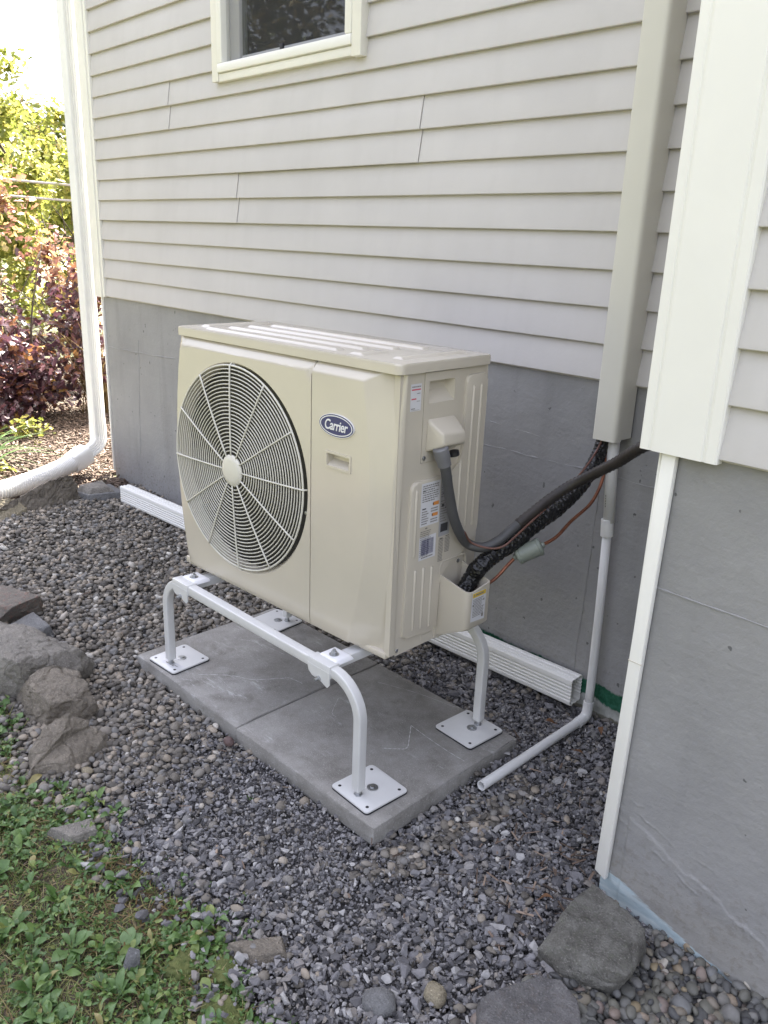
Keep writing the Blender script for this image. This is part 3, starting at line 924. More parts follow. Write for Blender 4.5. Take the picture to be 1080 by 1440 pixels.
# sliding brackets with a lower tab, cross bars, mount pads
for xc in (.115, .812):
    for yy in (YF, YR):
        br_ = sp_('bracket', join(box(xc - .046, xc + .046, yy - .0185, yy + .0185, BZ - .0185, BZ + .0185, .003),
                                  extrude_poly([(xc - .046, BZ - .0), (xc + .046, BZ - .0), (xc + .046, BZ - .036), (xc + .037, BZ - .046), (xc + .016, BZ - .038), (xc - .006, BZ - .034), (xc - .026, BZ - .032), (xc - .040, BZ - .022)], 'y', yy - .0195, yy - .0165)), M['stand'])
        sp_('bolt', lathe([(.0075, 0), (.0075, .007), (.004, .0075), (.004, .016)], (xc + .004, yy - .0195, BZ - .030), (0, -1, 0), 8), M['galv'], br_)
    # C channel cross bar
    sp_('cross_bar', box(xc - .020, xc + .020, YF + .0195, YR - .0195, BZ - .017, BZ + .0105, .003), M['stand'])
    for yy in (YF + .040, YR - .045):
        pd = sp_('mount_pad', join(hull([(xc - .038, yy - .034, BZ + .011), (xc + .046, yy - .034, BZ + .011), (xc + .046, yy + .034, BZ + .011), (xc - .038, yy + .034, BZ + .011),
                                         (xc - .028, yy - .026, BZ + .023), (xc + .036, yy - .026, BZ + .023), (xc + .036, yy + .026, BZ + .023), (xc - .028, yy + .026, BZ + .023)], .004, 2)), M['badge_white'])
        sp_('bolt', join(lathe([(.014, 0), (.014, .002)], (xc + .004, yy - .006, BZ + .0225), (0, 0, 1), 14), lathe([(.0085, 0), (.0085, .008), (.0045, .009), (.0045, .014)], (xc + .004, yy - .006, BZ + .0245), (0, 0, 1), 6)), M['galv'], pd)
# foot plates
def plate_at(cx, cy, a, sticker=False):
    x = cx * c_ + cy * s_; y = -cx * s_ + cy * c_; a -= SROT
    def T(VF, dz=0):
        ca, sa = math.cos(a), math.sin(a)
        return [(x + v[0] * ca - v[1] * sa, y + v[0] * sa + v[1] * ca, v[2]) for v in VF[0]], VF[1]
    p = sp_('foot_plate', T(extrude_poly(rrect(-.076, .076, -.076, .076, .013, 5), 'z', .0512, .0555, .001)), M['stand'], None, 40)
    sp_('rubber_pad', T(extrude_poly(rrect(-.0765, .0765, -.0765, .0765, .013, 5), 'z', .0465, .0511)), M['rubber'], p)
    for hx in (-.058, .058):
        for hy in (-.058, .058):
            sp_('bolt_hole', T(lathe([(.0048, 0), (.0048, .0004)], (hx, hy, .0554), (0, 0, 1), 12)), M['black'], p)
    sp_('washer', T(join(lathe([(.0155, 0), (.0155, .0025), (.013, .003)], (.006, .006, .0554), (0, 0, 1), 18), lathe([(.007, 0), (.007, .004)], (.006, .006, .058), (0, 0, 1), 6))), M['galv'], p)
    if sticker:
        sp_('sticker', T(([(-.02, -.058, .0559), (.068, -.05, .0559), (.066, -.024, .0559), (-.022, -.032, .0559)], [(0, 1, 2, 3)])), M['sticker'], p, None)
        sp_('print', T(quad_sheet([(-.01, .02, -.05, -.046), (.022, .035, -.049, -.045), (-.01, .05, -.042, -.040)], lambda u, v: (u, v, .0562))), M['ink_soft'], p, None)
plate_at(-.006, -.055, R(5), True)
plate_at(.963, -.012, R(-.6))
plate_at(.941, .419, R(-1))
plate_at(-.045, .385, R(6))

# ------------------------------------------------------------------ the heat pump
URZ = math.atan(.0643)
UB = .4095
unit = tag(empty('heat_pump', (0, 0, UB), URZ), 'beige outdoor heat pump with a round fan grille on a white stand', 'heat pump')
UOFF = (0, 0, -UB)
def up_(name, VF, m, parent=None, smooth=30):
    return mk(name, VF, m, parent or unit, smooth, UOFF if parent is None else None)
UW, UD, ZL, ZTOP = .942, .3486, 1.178, 1.2055
# lid
lid = up_('lid', extrude_poly(rrect(-.008, UW + .011, -.012, UD + .006, .022, 6), 'z', ZL + .0015, ZTOP, .006), M['unit'], None, 35)
def bar_rib(x0, x1, y0, y1, h):
    return hull([(x0, y0, ZTOP - .002), (x1, y0, ZTOP - .002), (x1, y1, ZTOP - .002), (x0, y1, ZTOP - .002),
                 (x0 + .014, y0 + .009, ZTOP + h), (x1 - .014, y0 + .009, ZTOP + h), (x1 - .014, y1 - .009, ZTOP + h), (x0 + .014, y1 - .009, ZTOP + h)], .003, 2)
for (x0, x1, y0, y1) in ((.03, .085, .05, .30), (.10, .70, .020, .056), (.11, .72, .095, .130), (.11, .76, .170, .205), (.13, .80, .245, .280), (.74, .80, .016, .12), (.86, .905, .05, .31)):
    up_('lid_rib', bar_rib(x0, x1, y0, y1, .0065), M['unit'], lid)
# body sheets
body = up_('casing', join(box(.004, .010, .012, UD, UB + .004, ZL), box(.004, UW, UD - .004, UD, UB + .004, ZL), box(.004, UW - .03, .03, UD - .01, 1.165, 1.170)), M['unit_mid'])
up_('base_pan', join(box(.006, UW - .012, .0, UD - .002, UB - .001, UB + .018, .004), box(-.004, .80, -.0125, .001, UB + .004, UB + .027, .003)), M['unit_mid'])
for xx in (.055, .62, .70, .40):
    up_('screw', lathe([(.0055, 0), (.005, .0025), (.002, .0032)], (xx, -.0125, UB + .015), (0, -1, 0), 10), M['galv'])
up_('screw', lathe([(.0055, 0), (.005, .0025), (.002, .0032)], (UW + .001, .030, UB + .022), (1, 0, 0), 10), M['galv'])

# sculpted front
YFACE = -.022
def xr_c(z):
    t = (z - .84) / .40
    return .872 - .062 * t * t
def xl_c(z):
    t = (z - .80) / .40
    return -.006 + .048 * t * t
def yfront(x, z):
    y = YFACE
    a = x - xr_c(z)
    if a > 0: y += .40 * min(a, .02) + .30 * max(0, a - .02) + .5 * a * a
    b = xl_c(z) - x
    if b > 0: y += .75 * b
    c = z - (ZL - .026)
    if c > 0: y = max(y, YFACE + .80 * c) if y < YFACE + .8 * c else y
    d = (UB + .022) - z
    if d > 0: y += .25 * d
    return min(y, .014)
def front_x(x, z):
    """the right edge leans out slightly at the top, in at the foot"""
    t = (x - .64) / .30
    if t > 0:
        return x + t * (.007 * (z - .80) / .38)
    t = (.1 - x) / .1
    return x - max(0, t) * .004
PZ0, PZ1 = UB + .012, ZL - .001
GC = (.312, .807); GR = .3235
# left panel with the fan opening
px0, px1 = -.004, .6455
N = 160
angs = sorted(set([2 * math.pi * i / N for i in range(N)] + [math.atan2(zc - GC[1], xc - GC[0]) % (2 * math.pi) for xc in (px0, px1) for zc in (PZ0, PZ1)]))
def bound(a):
    dx, dz = math.cos(a), math.sin(a); t = 9
    if dx > 1e-9: t = min(t, (px1 - GC[0]) / dx)
    if dx < -1e-9: t = min(t, (px0 - GC[0]) / dx)
    if dz > 1e-9: t = min(t, (PZ1 - GC[1]) / dz)
    if dz < -1e-9: t = min(t, (PZ0 - GC[1]) / dz)
    return max(t, GR + .0015)
V = []; F = []
rim = [(GR - .016, .024), (GR - .0145, .006), (GR - .011, -.008), (GR - .004, YFACE + .004), (GR - .001, YFACE + .0008)]
NS = 26
k = len(rim) + NS + 1
for a in angs:
    dx, dz = math.cos(a), math.sin(a); tb = bound(a)
    for (r, y) in rim: V.append((GC[0] + dx * r, y, GC[1] + dz * r))
    for i in range(NS + 1):
        r = GR + (tb - GR) * (i / NS)
        x = GC[0] + dx * r; z = GC[1] + dz * r
        V.append((front_x(x, z), yfront(x, z), z))
n = len(angs)
for i in range(n):
    j = (i + 1) % n
    for q in range(k - 1):
        F.append((i * k + q, j * k + q, j * k + q + 1, i * k + q + 1))
# return of the outer edge
off = len(V)
for i in range(n):
    v = V[i * k + k - 1]; V.append((v[0], max(v[1], 0) + .012, v[2]))
for i in range(n):
    j = (i + 1) % n
    F.append((i * k + k - 1, j * k + k - 1, off + j, off + i))
up_('fan_panel', fix((V, F)), M['unit'], None, 26)
# right panel with the pull recess
hx0, hx1, hz0, hz1 = .714, .796, .913, .945
xs = sorted(set([.649, hx0, hx1] + list(np.linspace(.649, .80, 12)) + list(np.linspace(.80, .9, 26)) + list(np.linspace(.9, .9255, 8))))
zs = sorted(set([hz0, hz1] + list(np.linspace(PZ0, PZ1 - .03, 40)) + list(np.linspace(PZ1 - .03, PZ1, 10))))
xs = [x for i, x in enumerate(xs) if i == 0 or x - xs[i - 1] > 1e-5]
V = []; F = []
corner = arc(0, 0, 1, -math.pi / 2, 0, 7)
nxs = len(xs) + 7
for z in zs:
    for x in xs: V.append((front_x(x, z), yfront(x, z), z))
    x = xs[-1]; y0 = yfront(x, z); xe = UW + .0005 + front_x(x, z) - x
    rx = xe - front_x(x, z); ry = .022 - y0
    for (ca, sa) in corner[1:]:
        V.append((front_x(x, z) + rx * ca, y0 + ry * (1 + sa), z))
for j in range(len(zs) - 1):
    for i in range(nxs - 1):
        if i < len(xs) - 1 and xs[i] >= hx0 - 1e-6 and xs[i + 1] <= hx1 + 1e-6 and zs[j] >= hz0 - 1e-6 and zs[j + 1] <= hz1 + 1e-6: continue
        F.append((j * nxs + i, j * nxs + i + 1, (j + 1) * nxs + i + 1, (j + 1) * nxs + i))
k0 = len(V)
y = YFACE; dpt = .022
V += [(hx0, y, hz0), (hx1, y, hz0), (hx1, y, hz1), (hx0, y, hz1), (hx0 + .002, y + dpt, hz0 + .014), (hx1 - .002, y + dpt, hz0 + .014), (hx1 - .002, y + dpt, hz1 - .001), (hx0 + .002, y + dpt, hz1 - .001)]
F += [(k0, k0 + 1, k0 + 5, k0 + 4), (k0 + 1, k0 + 2, k0 + 6, k0 + 5), (k0 + 2, k0 + 3, k0 + 7, k0 + 6), (k0 + 3, k0, k0 + 4, k0 + 7), (k0 + 4, k0 + 5, k0 + 6, k0 + 7)]
b0 = len(V)
for z in zs: V.append((.649, .010, z))
for j in range(len(zs) - 1): F.append((j * nxs, (j + 1) * nxs, b0 + j + 1, b0 + j))
fp = up_('service_panel', (V, F), M['unit'], None, 26)
def frame_ring(x0, x1, z0, z1, w, y, h):
    o = [(x0, z0), (x1, z0), (x1, z1), (x0, z1)]; i_ = [(x0 + w, z0 + w), (x1 - w, z0 + w), (x1 - w, z1 - w), (x0 + w, z1 - w)]
    V = [(a, y, b) for a, b in o] + [(a, y - h, b) for a, b in o] + [(a, y - h, b) for a, b in i_] + [(a, y, b) for a, b in i_]
    F = []
    for k in range(4):
        j = (k + 1) % 4
        F += [(k, j, 4 + j, 4 + k), (4 + k, 4 + j, 8 + j, 8 + k), (8 + k, 8 + j, 12 + j, 12 + k)]
    return V, F
up_('recess_frame', frame_ring(hx0 - .008, hx1 + .008, hz0 - .007, hz1 + .007, .0065, YFACE, .0022), M['unit'], fp)
# dark seam backing between the panels
up_('seam', box(.643, .6515, -.006, .010, PZ0, PZ1), M['ink_soft'], None, None)
# fan shroud, fan, coil
up_('shroud', lathe([(GR - .012, 0), (GR - .012, .02), (GR - .022, .06), (GR - .03, .16), (.0, .162)], (GC[0], .018, GC[1]), (0, 1, 0), 48), M['black'], None, 40)
fan = up_('fan', lathe([(.075, 0), (.075, .05), (.06, .06), (0, .062)], (GC[0], .105, GC[1]), (0, -1, 0), 28), M['fan'])
for kb in range(3):
    V = []; F = []
    for i in range(9):
        for j in range(9):
            r = .07 + (GR - .045 - .07) * i / 8
            a = 2 * math.pi * kb / 3 + .5 + (j / 8 - .5) * (1.15 - .25 * i / 8) - .35 * (i / 8)
            V.append((GC[0] + r * math.cos(a), .085 + (j / 8 - .5) * .055 + .008 * math.sin(j / 8 * 3.1), GC[1] + r * math.sin(a)))
    for i in range(8):
        for j in range(8):
            q = i * 9 + j; F.append((q, q + 9, q + 10, q + 1))
    up_('blade', (V, F), M['fan'], fan, 60)
# grille
gc = (.304, .808); G1 = .3135
def dome(r): return -.036 + .010 * (r / G1) ** 2.2
gh = up_('fan_grille', join(lathe([(.0, .007), (.030, .0065), (.0455, .004), (.049, .0), (.049, -.003)], (gc[0], dome(0) + .0, gc[1]), (0, -1, 0), 40)), M['grille'], None, 40)
NRG = 24
def tri_ring(r, w, y, n=72):
    V = []; F = []
    pr = circ(w, 6)
    for i in range(n):
        a = 2 * math.pi * i / n
        for (u, v) in pr:
            V.append((gc[0] + (r + u) * math.cos(a), y + v, gc[1] + (r + u) * math.sin(a)))
    for i in range(n):
        j = (i + 1) % n
        for q in range(6):
            F.append((i * 6 + q, i * 6 + (q + 1) % 6, j * 6 + (q + 1) % 6, j * 6 + q))
    return V, F
for i in range(NRG):
    r = .060 + (G1 - .060) * i / (NRG - 1)
    up_('grille_ring', tri_ring(r, .0031 if i == NRG - 1 else .00185, dome(r) + .0022), M['grille'], gh, 180)
for i in range(12):
    a = R(90 + 2 + i * 30)
    P = [(gc[0] + math.cos(a) * r, dome(r) - .0012, gc[1] + math.sin(a) * r) for r in np.linspace(.044, G1, 12)]
    if i % 3 == 0: P.append((gc[0] + math.cos(a) * (G1 + .010), YFACE + .006, gc[1] + math.sin(a) * (G1 + .010)))
    up_('grille_spoke', sweep(P, circ(.0026, 6), up=(0, -1, 0)), M['grille'], gh, 180)
for a in (R(92), R(2 - 12), R(182), R(272)):
    up_('screw', lathe([(.006, 0), (.006, .003), (.003, .0045)], (GC[0] + math.cos(a) * (GR - .007), YFACE + .006, GC[1] + math.sin(a) * (GR - .007)), (0, -1, 0), 10), M['galv'], gh)

# badge
def oval(rx, rz, n=48): return [(.748 + rx * math.cos(2 * math.pi * i / n), 1.0235 + rz * math.sin(2 * math.pi * i / n)) for i in range(n)]
bd = up_('badge', extrude_poly(oval(.066, .0305), 'y', YFACE + .001, YFACE - .003), M['badge_white'])
up_('badge_rim', extrude_poly(oval(.0645, .0290), 'y', YFACE - .0028, YFACE - .0034), M['badge_blue'], bd)
def ovalring(rx0, rz0, rx1, rz1, y):
    a, b = oval(rx0, rz0), oval(rx1, rz1); n = len(a)
    V = [(p[0], y, p[1]) for p in a] + [(p[0], y, p[1]) for p in b]
    return V, [(i, (i + 1) % n, n + (i + 1) % n, n + i) for i in range(n)]
up_('badge_line', ovalring(.0610, .0262, .0580, .0236, YFACE - .0038), M['badge_white'], bd, None)
tx = bpy.data.curves.new('badge_lettering', 'FONT')
tx.body = "Carrier"; tx.size = .0335; tx.shear = .22; tx.align_x = 'CENTER'; tx.align_y = 'CENTER'; tx.extrude = .0003; tx.offset = .0005; tx.space_character = .93
tx.materials.append(M['badge_white'])
tmp = bpy.data.objects.new('tmp', tx); C.objects.link(tmp)
bpy.context.view_layer.update()
lm = bpy.data.meshes.new_from_object(tmp.evaluated_get(bpy.context.evaluated_depsgraph_get()))
lm.name = 'badge_lettering'; bpy.data.objects.remove(tmp, do_unlink=True); bpy.data.curves.remove(tx)
if not lm.materials: lm.materials.append(M['badge_white'])
to = link('badge_lettering', lm, bd)
to.location = (.7465, YFACE - .0041, 1.0225); to.rotation_euler = (R(90), 0, 0); to.scale = (.92, 1.12, 1)

# right side: sheet with openings
sx = UW
PY0, PY1, PZa, PZb = .0915, .2345, .945, ZL - .002
def rect_x(y0, y1, z0, z1, x): return [(x, y0, z0), (x, y1, z0), (x, y1, z1), (x, y0, z1)], [(0, 1, 2, 3)]
side = up_('side_panel', join(rect_x(.024, PY0 - .0012, UB + .006, ZL, sx), rect_x(PY0 - .0012, PY1 + .001, UB + .006, PZa - .0012, sx), rect_x(PY1 + .001, UD, UB + .006, ZL, sx),
                              rect_x(PY0 - .004, PY1 + .004, PZa - .004, ZL, sx - .05)), M['unit_mid'], None, None)
up_('seam', box(UW - .02, UW - .0015, .004, .03, UB + .01, ZL - .002), M['unit_mid'], side)
up_('rear_edge', box(sx - .012, sx + .0012, UD - .012, UD + .0012, UB + .01, ZL - .001, .004), M['unit_mid'], side)
# wiring access panel with hand recess
ry0, ry1, rz0, rz1 = .108, .209, 1.097, 1.154
def recess(y0, y1, z0, z1, ay0, ay1, az0, az1, x, d):
    V = [(x, y0, z0), (x, y1, z0), (x, y1, z1), (x, y0, z1), (x, ay0, az0), (x, ay1, az0), (x, ay1, az1), (x, ay0, az1),
         (x - d * .9, ay0 + .006, az0 + .030), (x - d * .9, ay1 - .010, az0 + .030), (x - d, ay1 - .010, az1 - .004), (x - d, ay0 + .006, az1 - .004)]
    F = [(0, 1, 5, 4), (1, 2, 6, 5), (2, 3, 7, 6), (3, 0, 4, 7), (4, 5, 9, 8), (5, 6, 10, 9), (6, 7, 11, 10), (7, 4, 8, 11), (8, 9, 10, 11)]
    b = len(V)
    V += [(x - .006, y0, z0), (x - .006, y1, z0), (x - .006, y1, z1), (x - .006, y0, z1)]
    F += [(0, b, b + 1, 1), (1, b + 1, b + 2, 2), (2, b + 2, b + 3, 3), (3, b + 3, b, 0)]
    return V, F
wpnl = up_('access_panel', recess(PY0, PY1, PZa, PZb, ry0, ry1, rz0, rz1, sx + .0015, .028), M['unit_mid'], None, None)
up_('wiring_cover', hull([(sx, .104, .972), (sx, .222, .966), (sx, .218, 1.058), (sx, .106, 1.060), (sx + .052, .118, .995), (sx + .052, .208, .992), (sx + .049, .207, 1.022), (sx + .049, .119, 1.026)], .006, 3), M['unit_mid'], wpnl, 40)
for (yy, zz) in ((.100, .957), (.222, .957)):
    up_('screw', lathe([(.006, 0), (.006, .0025), (.003, .004)], (sx + .0015, yy, zz), (1, 0, 0), 10), M['galv'], wpnl)
# embossed panel
emb = round_poly([(.253, 1.157), (.341, 1.159), (.341, .700), (.270, .650), (.188, .628), (.184, .449), (.045, .462), (.055, .899), (.225, .899), (.253, .955)], [.02, .02, .03, .04, .04, .012, .012, .025, .05, .04], 6)
up_('embossed_panel', extrude_poly(emb, 'x', sx - .002, sx + .0085, .0065), M['unit_mid'], side, 50)
def vrib(y, z0, z1, w=.011):
    x = sx + .0075
    return hull([(x, y - w / 2, z0), (x, y + w / 2, z0), (x, y + w / 2, z1), (x, y - w / 2, z1), (x + .0042, y - w / 5, z0 + .005), (x + .0042, y + w / 5, z0 + .005), (x + .0042, y + w / 5, z1 - .005), (x + .0042, y - w / 5, z1 - .005)], .0012, 1)
for (y, a, b) in ((.083, .475, .655), (.116, .470, .655), (.150, .466, .65), (.283, .73, 1.13), (.315, .73, 1.13), (.247, .715, .93), (.074, .69, .88)):
    up_('rib', vrib(y, a, b), M['unit_mid'], side, 40)
up_('nameplate', extrude_poly(rrect(.128, .172, .425, .443, .003, 2), 'x', sx, sx + .0012), M['unit_mid'], side)
# labels on the side
def PX(x): return lambda u, v: (x, u, v)
lx = sx + .0088
def label(name, y0, y1, z0, z1, m, prints, x=lx):
    l = up_(name, ([(x, y0, z0), (x, y1, z0), (x, y1, z1), (x, y0, z1)], [(0, 1, 2, 3)]), m, None, None)
    for i, (rects, pm) in enumerate(prints):
        up_('print', quad_sheet(rects, PX(x + .0003 + .0001 * i)), pm, l, None)
    return l
label('warning_label', .0905, .166, .772, .891, M['sticker'],
      [(textlines(.096, .162, .838, .886, 8, .5, 1) + textlines(.096, .126, .776, .816, 6, .5, 2) + textlines(.132, .162, .776, .790, 2, .5, 3) + textlines(.132, .162, .806, .820, 2, .5, 4), M['ink_soft']),
       ([(.140, .163, .824, .834), (.138, .161, .794, .803)], M['orange_ink']), ([(.097, .112, .819, .8225), (.138, .142, .826, .832), (.136, .140, .796, .802), (.096, .108, .868, .870)], M['ink'])])
label('spec_print', .093, .140, .683, .767, M['unit_mid'], [(textlines(.095, .138, .686, .760, 14, .5, 8, .2) + [(.113, .122, .763, .767)], M['ink_soft'])], lx - .0001)
label('wiring_label', .169, .214, .728, .893, M['sticker_grey'],
      [(textlines(.172, .21, .838, .89, 8, .45, 11, .6) + textlines(.172, .21, .768, .832, 9, .45, 12, .6), M['ink_soft']), ([(.186, .196, .872, .879), (.178, .190, .848, .856), (.176, .186, .812, .82), (.192, .198, .806, .812), (.176, .206, .740, .764)], M['ink'])])
label('instruction_print', .170, .222, .652, .724, M['unit_mid'], [(textlines(.172, .193, .654, .720, 15, .55, 21, .15) + textlines(.198, .220, .676, .722, 11, .55, 22, .15), M['ink_soft']), ([(.175, .188, .720, .7225), (.200, .215, .7235, .7255)], M['ink'])], lx - .0001)
rb = random.Random(5); u = .101; bars = []
while u < .150:
    w = rb.choice([.0008, .0013, .0022]); bars.append((u, u + w, .690, .734)); u += w + rb.choice([.0008, .0013])
label('barcode_label', .092, .159, .677, .743, M['sticker'], [(bars, M['blue_ink']), (textlines(.102, .150, .680, .687, 1, .5, 3, .05), M['ink_soft'])], lx + .0002)
label('corner_label', .0405, .0800, 1.084, 1.152, M['sticker'],
      [([(.044, .077, 1.136, 1.1395), (.044, .062, 1.113, 1.1165)], M['red_ink']), (textlines(.044, .077, 1.142, 1.148, 1, .5, 31, .2) + textlines(.044, .060, 1.088, 1.093, 1, .5, 33, .2) + textlines(.064, .077, 1.126, 1.130, 1, .5, 34, .2) + textlines(.064, .077, 1.107, 1.110, 1, .5, 36, .2) + textlines(.044, .077, 1.0855, 1.0875, 1, .5, 37, .1), M['ink_soft'])], sx + .0006)
# valve cover: open-topped shell
def valve_cover():
    x0, x1, y0, y1 = sx + .003, sx + .106, .190, .292
    pl_ = [(x0, y0)] + round_poly([(x0 - .1, y0), (x1, y0 + .004), (x1, y1), (x0 - .1, y1)], [0, .020, .006, 0], 6)[1:-1] + [(x0, y1)]
    ztop = lambda x, y: .613 - .030 * (x - x0) / (x1 - x0) + .012 * max(0, (y - .22) / .07)
    zbot = lambda x, y: .424 + .045 * ((x - x0) / (x1 - x0)) ** .8
    n = len(pl_)
    cx, cy = x0, (y0 + y1) / 2
    inn = []
    for (x, y) in pl_:
        inn.append((x - .004 if x > x0 + .05 else x, y + .004 if y < cy else y - .004))
    V = [(x, y, zbot(x, y) + .010) for x, y in pl_] + [(x, y, ztop(x, y)) for x, y in pl_] + [(x, y, ztop(x, y)) for x, y in inn] + [(x, y, zbot(x, y) + .01) for x, y in inn]
    F = []
    for i in range(n - 1):
        F += [(i, i + 1, n + i + 1, n + i), (n + i, n + i + 1, 2 * n + i + 1, 2 * n + i), (2 * n + i, 2 * n + i + 1, 3 * n + i + 1, 3 * n + i)]
    b = len(V)
    V += [(x0 + (x - x0) * .94, cy + (y - cy) * .92, zbot(x, y)) for x, y in pl_]
    for i in range(n - 1): F.append((i + 1, i, b + i, b + i + 1))
    F.append(tuple(b + i for i in range(n)))
    return V, F
vc = up_('valve_cover', fix(valve_cover()), M['unit_mid'], None, 40)
up_('flange', join(extrude_poly(round_poly([(.184, .415), (.300, .415), (.300, .648), (.184, .648)], [.004, .004, .022, .022], 5), 'x', sx, sx + .003, .001)), M['unit_mid'], vc)
up_('flange_lip', sweep([(sx + .005, y, z) for y, z in round_poly([(.186, .615), (.186, .650), (.302, .650), (.302, .56)], [0, .025, .025, 0], 6)], circ(.0045, 8), up=(1, 0, 0)), M['unit_mid'], vc)
up_('screw', lathe([(.006, 0), (.006, .0025), (.003, .004)], (sx + .004, .1965, .600), (1, -.3, 0), 10), M['galv'], vc)
up_('screw', lathe([(.006, 0), (.006, .0025), (.003, .004)], (sx + .003, .270, .632), (1, 0, 0), 10), M['galv'], vc)
vx = sx + .1065
vl = up_('caution_label', ([(vx, .210, .495), (vx, .272, .490), (vx, .274, .580), (vx, .212, .582)], [(0, 1, 2, 3)]), M['sticker'], vc, None)
def PV(dx): return lambda u, v: (vx + dx, u, v)
mk('caution_band', quad_sheet([(.214, .272, .566, .579)], PV(.0003)), M['yellow_ink'], vl, None)
mk('print', quad_sheet([(.226, .262, .5705, .5745), (.219, .223, .570, .576)] + textlines(.217, .268, .506, .562, 12, .5, 41, .3) + [(.258, .266, .499, .510), (.215, .220, .540, .546), (.262, .267, .548, .554)], PV(.0004)), M['ink_soft'], vl, None)

# ------------------------------------------------------------------ piping
def UL(x, y, z):
    c, s = math.cos(URZ), math.sin(URZ)
    return Vector((x * c - y * s, x * s + y * c, z))
# black insulated line set
lp = smooth_path([UL(.988, .226, .535), UL(.993, .245, .562), UL(.996, .282, .602), (.992, .342, .626), (1.001, .378, .652), (1.021, .44, .690), (1.038, .53, .735), (1.051, .63, .777), (1.046, .72, .818), (1.040, .79, .877), (1.040, .822, .940), (1.05, .825, 1.1)], 16)
rs = random.Random(2)
lsc = []
for i in range(len(lp)):
    t = i / len(lp)
    s = 1.0 + .055 * math.sin(i * 1.9) + .03 * rs.uniform(-1, 1)
    if .42 < t < .50: s += .12
    if t > .62: s -= .10
    lsc.append(s)
ls = mk('line_set', sweep(lp, circ(.0245, 18), scale=lsc), M['black_tape'], None, 60)
tag(ls, 'thick black insulated refrigerant line running from the valve cover up to the wall cover', 'pipe')
# power whip: fitting, conduit
wh = tag(empty('power_conduit', UL(.985, .115, .95)), 'grey flexible conduit drooping from the wiring box and rising behind the white corner post', 'conduit')
wo = -wh.location
cpth = [UL(.976, .118, 1.000), UL(.983, .130, .962), UL(.985, .143, .922), UL(.985, .158, .87), UL(.985, .187, .79), UL(.983, .222, .735), UL(.982, .262, .695), (.996, .350, .688), (1.019, .385, .706), (1.034, .42, .735), (1.057, .50, .788), (1.086, .575, .838), (1.149, .60, .889), (1.232, .59, .947), (1.319, .56, 1.012), (1.45, .53, 1.08), (1.57, .52, 1.12)]
CP = smooth_path(cpth, 14)
cut = 14 * 9 + 6
mk('whip', sweep(CP[12:cut], circ(.0140, 14)), M['conduit'], wh, 180, wo)
sc2 = [1 + .085 * ((i % 2) * 2 - 1) for i in range(len(CP) - cut + 2)]
mk('dark_sleeve', sweep(CP[cut - 2:], circ(.0152, 14), scale=sc2), M['conduit2'], wh, 180, wo)
fd = (CP[20] - CP[6]).normalized()
mk('fitting', lathe([(.017, 0), (.0205, .004), (.0205, .030), (.0185, .034), (.0175, .052)], CP[4], fd, 20), M['fitting'], wh, 30, wo)
mk('locknut', lathe([(.0145, 0), (.0145, .012)], UL(.985, .168, .974), (UL(.1, .2, -1) - UL(0, 0, 0)), 12), M['black'], wh, 30, wo)
# copper liquid line with filter drier
cl = tag(empty('copper_line', (1.05, .48, .66)), 'bare copper line with a grey green filter drier between the heat pump and the wall', 'pipe')
clo = -cl.location
d0, d1 = Vector((1.034, .452, .648)), Vector((1.083, .503, .686))
dd = (d1 - d0).normalized()
mk('lower_tube', sweep(smooth_path([UL(1.0, .29, .53), (1.0, .352, .566), (1.012, .395, .588), (1.023, .43, .622), d0], 8), circ(.0050, 10)), M['copper'], cl, 180, clo)
mk('upper_tube', sweep(smooth_path([d1, (1.088, .56, .70), (1.078, .64, .728), (1.078, .735, .768), (1.066, .80, .83), (1.052, .826, .91), (1.056, .828, 1.0)], 10), circ(.0050, 10)), M['copper'], cl, 180, clo)
L = (d1 - d0).length
mk('filter_drier', lathe([(.006, -.008), (.009, -.004), (.009, .0), (.0235, .003), (.0265, .007), (.0268, .012), (.0255, .0135), (.0255, L - .0135), (.0268, L - .012), (.0265, L - .007), (.0235, L - .003), (.009, L), (.009, L + .004), (.006, L + .008)], d0, dd, 24), M['drier'], cl, 40, clo)
# thin red-brown control wire
w1 = mk('control_wire', sweep(smooth_path([UL(.994, .226, .742), UL(1.000, .256, .704), (1.024, .35, .694), (1.051, .37, .704), (1.060, .40, .723), (1.062, .45, .748), (1.072, .52, .790), (1.074, .60, .828), (1.060, .70, .868), (1.045, .775, .905), (1.052, .795, .955), (1.055, .80, 1.02)], 10), circ(.0030, 8)), M['redwire'], None, 180)
tag(w1, 'thin red brown control wire clipped along the black line set', 'wire')
# condensate pipe
pv = tag(empty('condensate_pipe', (1.1, .82, .0)), 'white PVC condensate pipe dropping down the wall and turning out over the gravel', 'pipe')
pvo = -pv.location
mk('upper_pipe', sweep([(1.066, .832, 1.05), (1.072, .828, .90), (1.090, .824, .69)], circ(.0175, 20)), M['pvc'], pv, 180, pvo)
mk('coupling', lathe([(.0165, 0), (.0195, .001), (.0195, .054), (.018, .055)], (1.0905, .823, .645), (-.09, .0, 1), 22), M['pvc'], pv, 30, pvo)
lowp = [(1.090, .823, .66), (1.100, .820, .40), (1.106, .818, .12), (1.107, .816, .045)]
mk('lower_pipe', sweep(lowp, circ(.0140, 18)), M['pvc'], pv, 180, pvo)
mk('elbow', sweep([(1.107, .816, .075), (1.107, .814, .036), (1.107, .807, .024), (1.1075, .796, .019), (1.1085, .760, .017)], circ(.0172, 18)), M['pvc'], pv, 60, pvo)
mk('outlet_pipe', sweep_open([(1.1075, .79, .018), (1.117, .53, .019), (1.127, .268, .022)], circ(.0145, 20), (0, 0, 1), .16), M['pvc'], pv, 40, pvo)
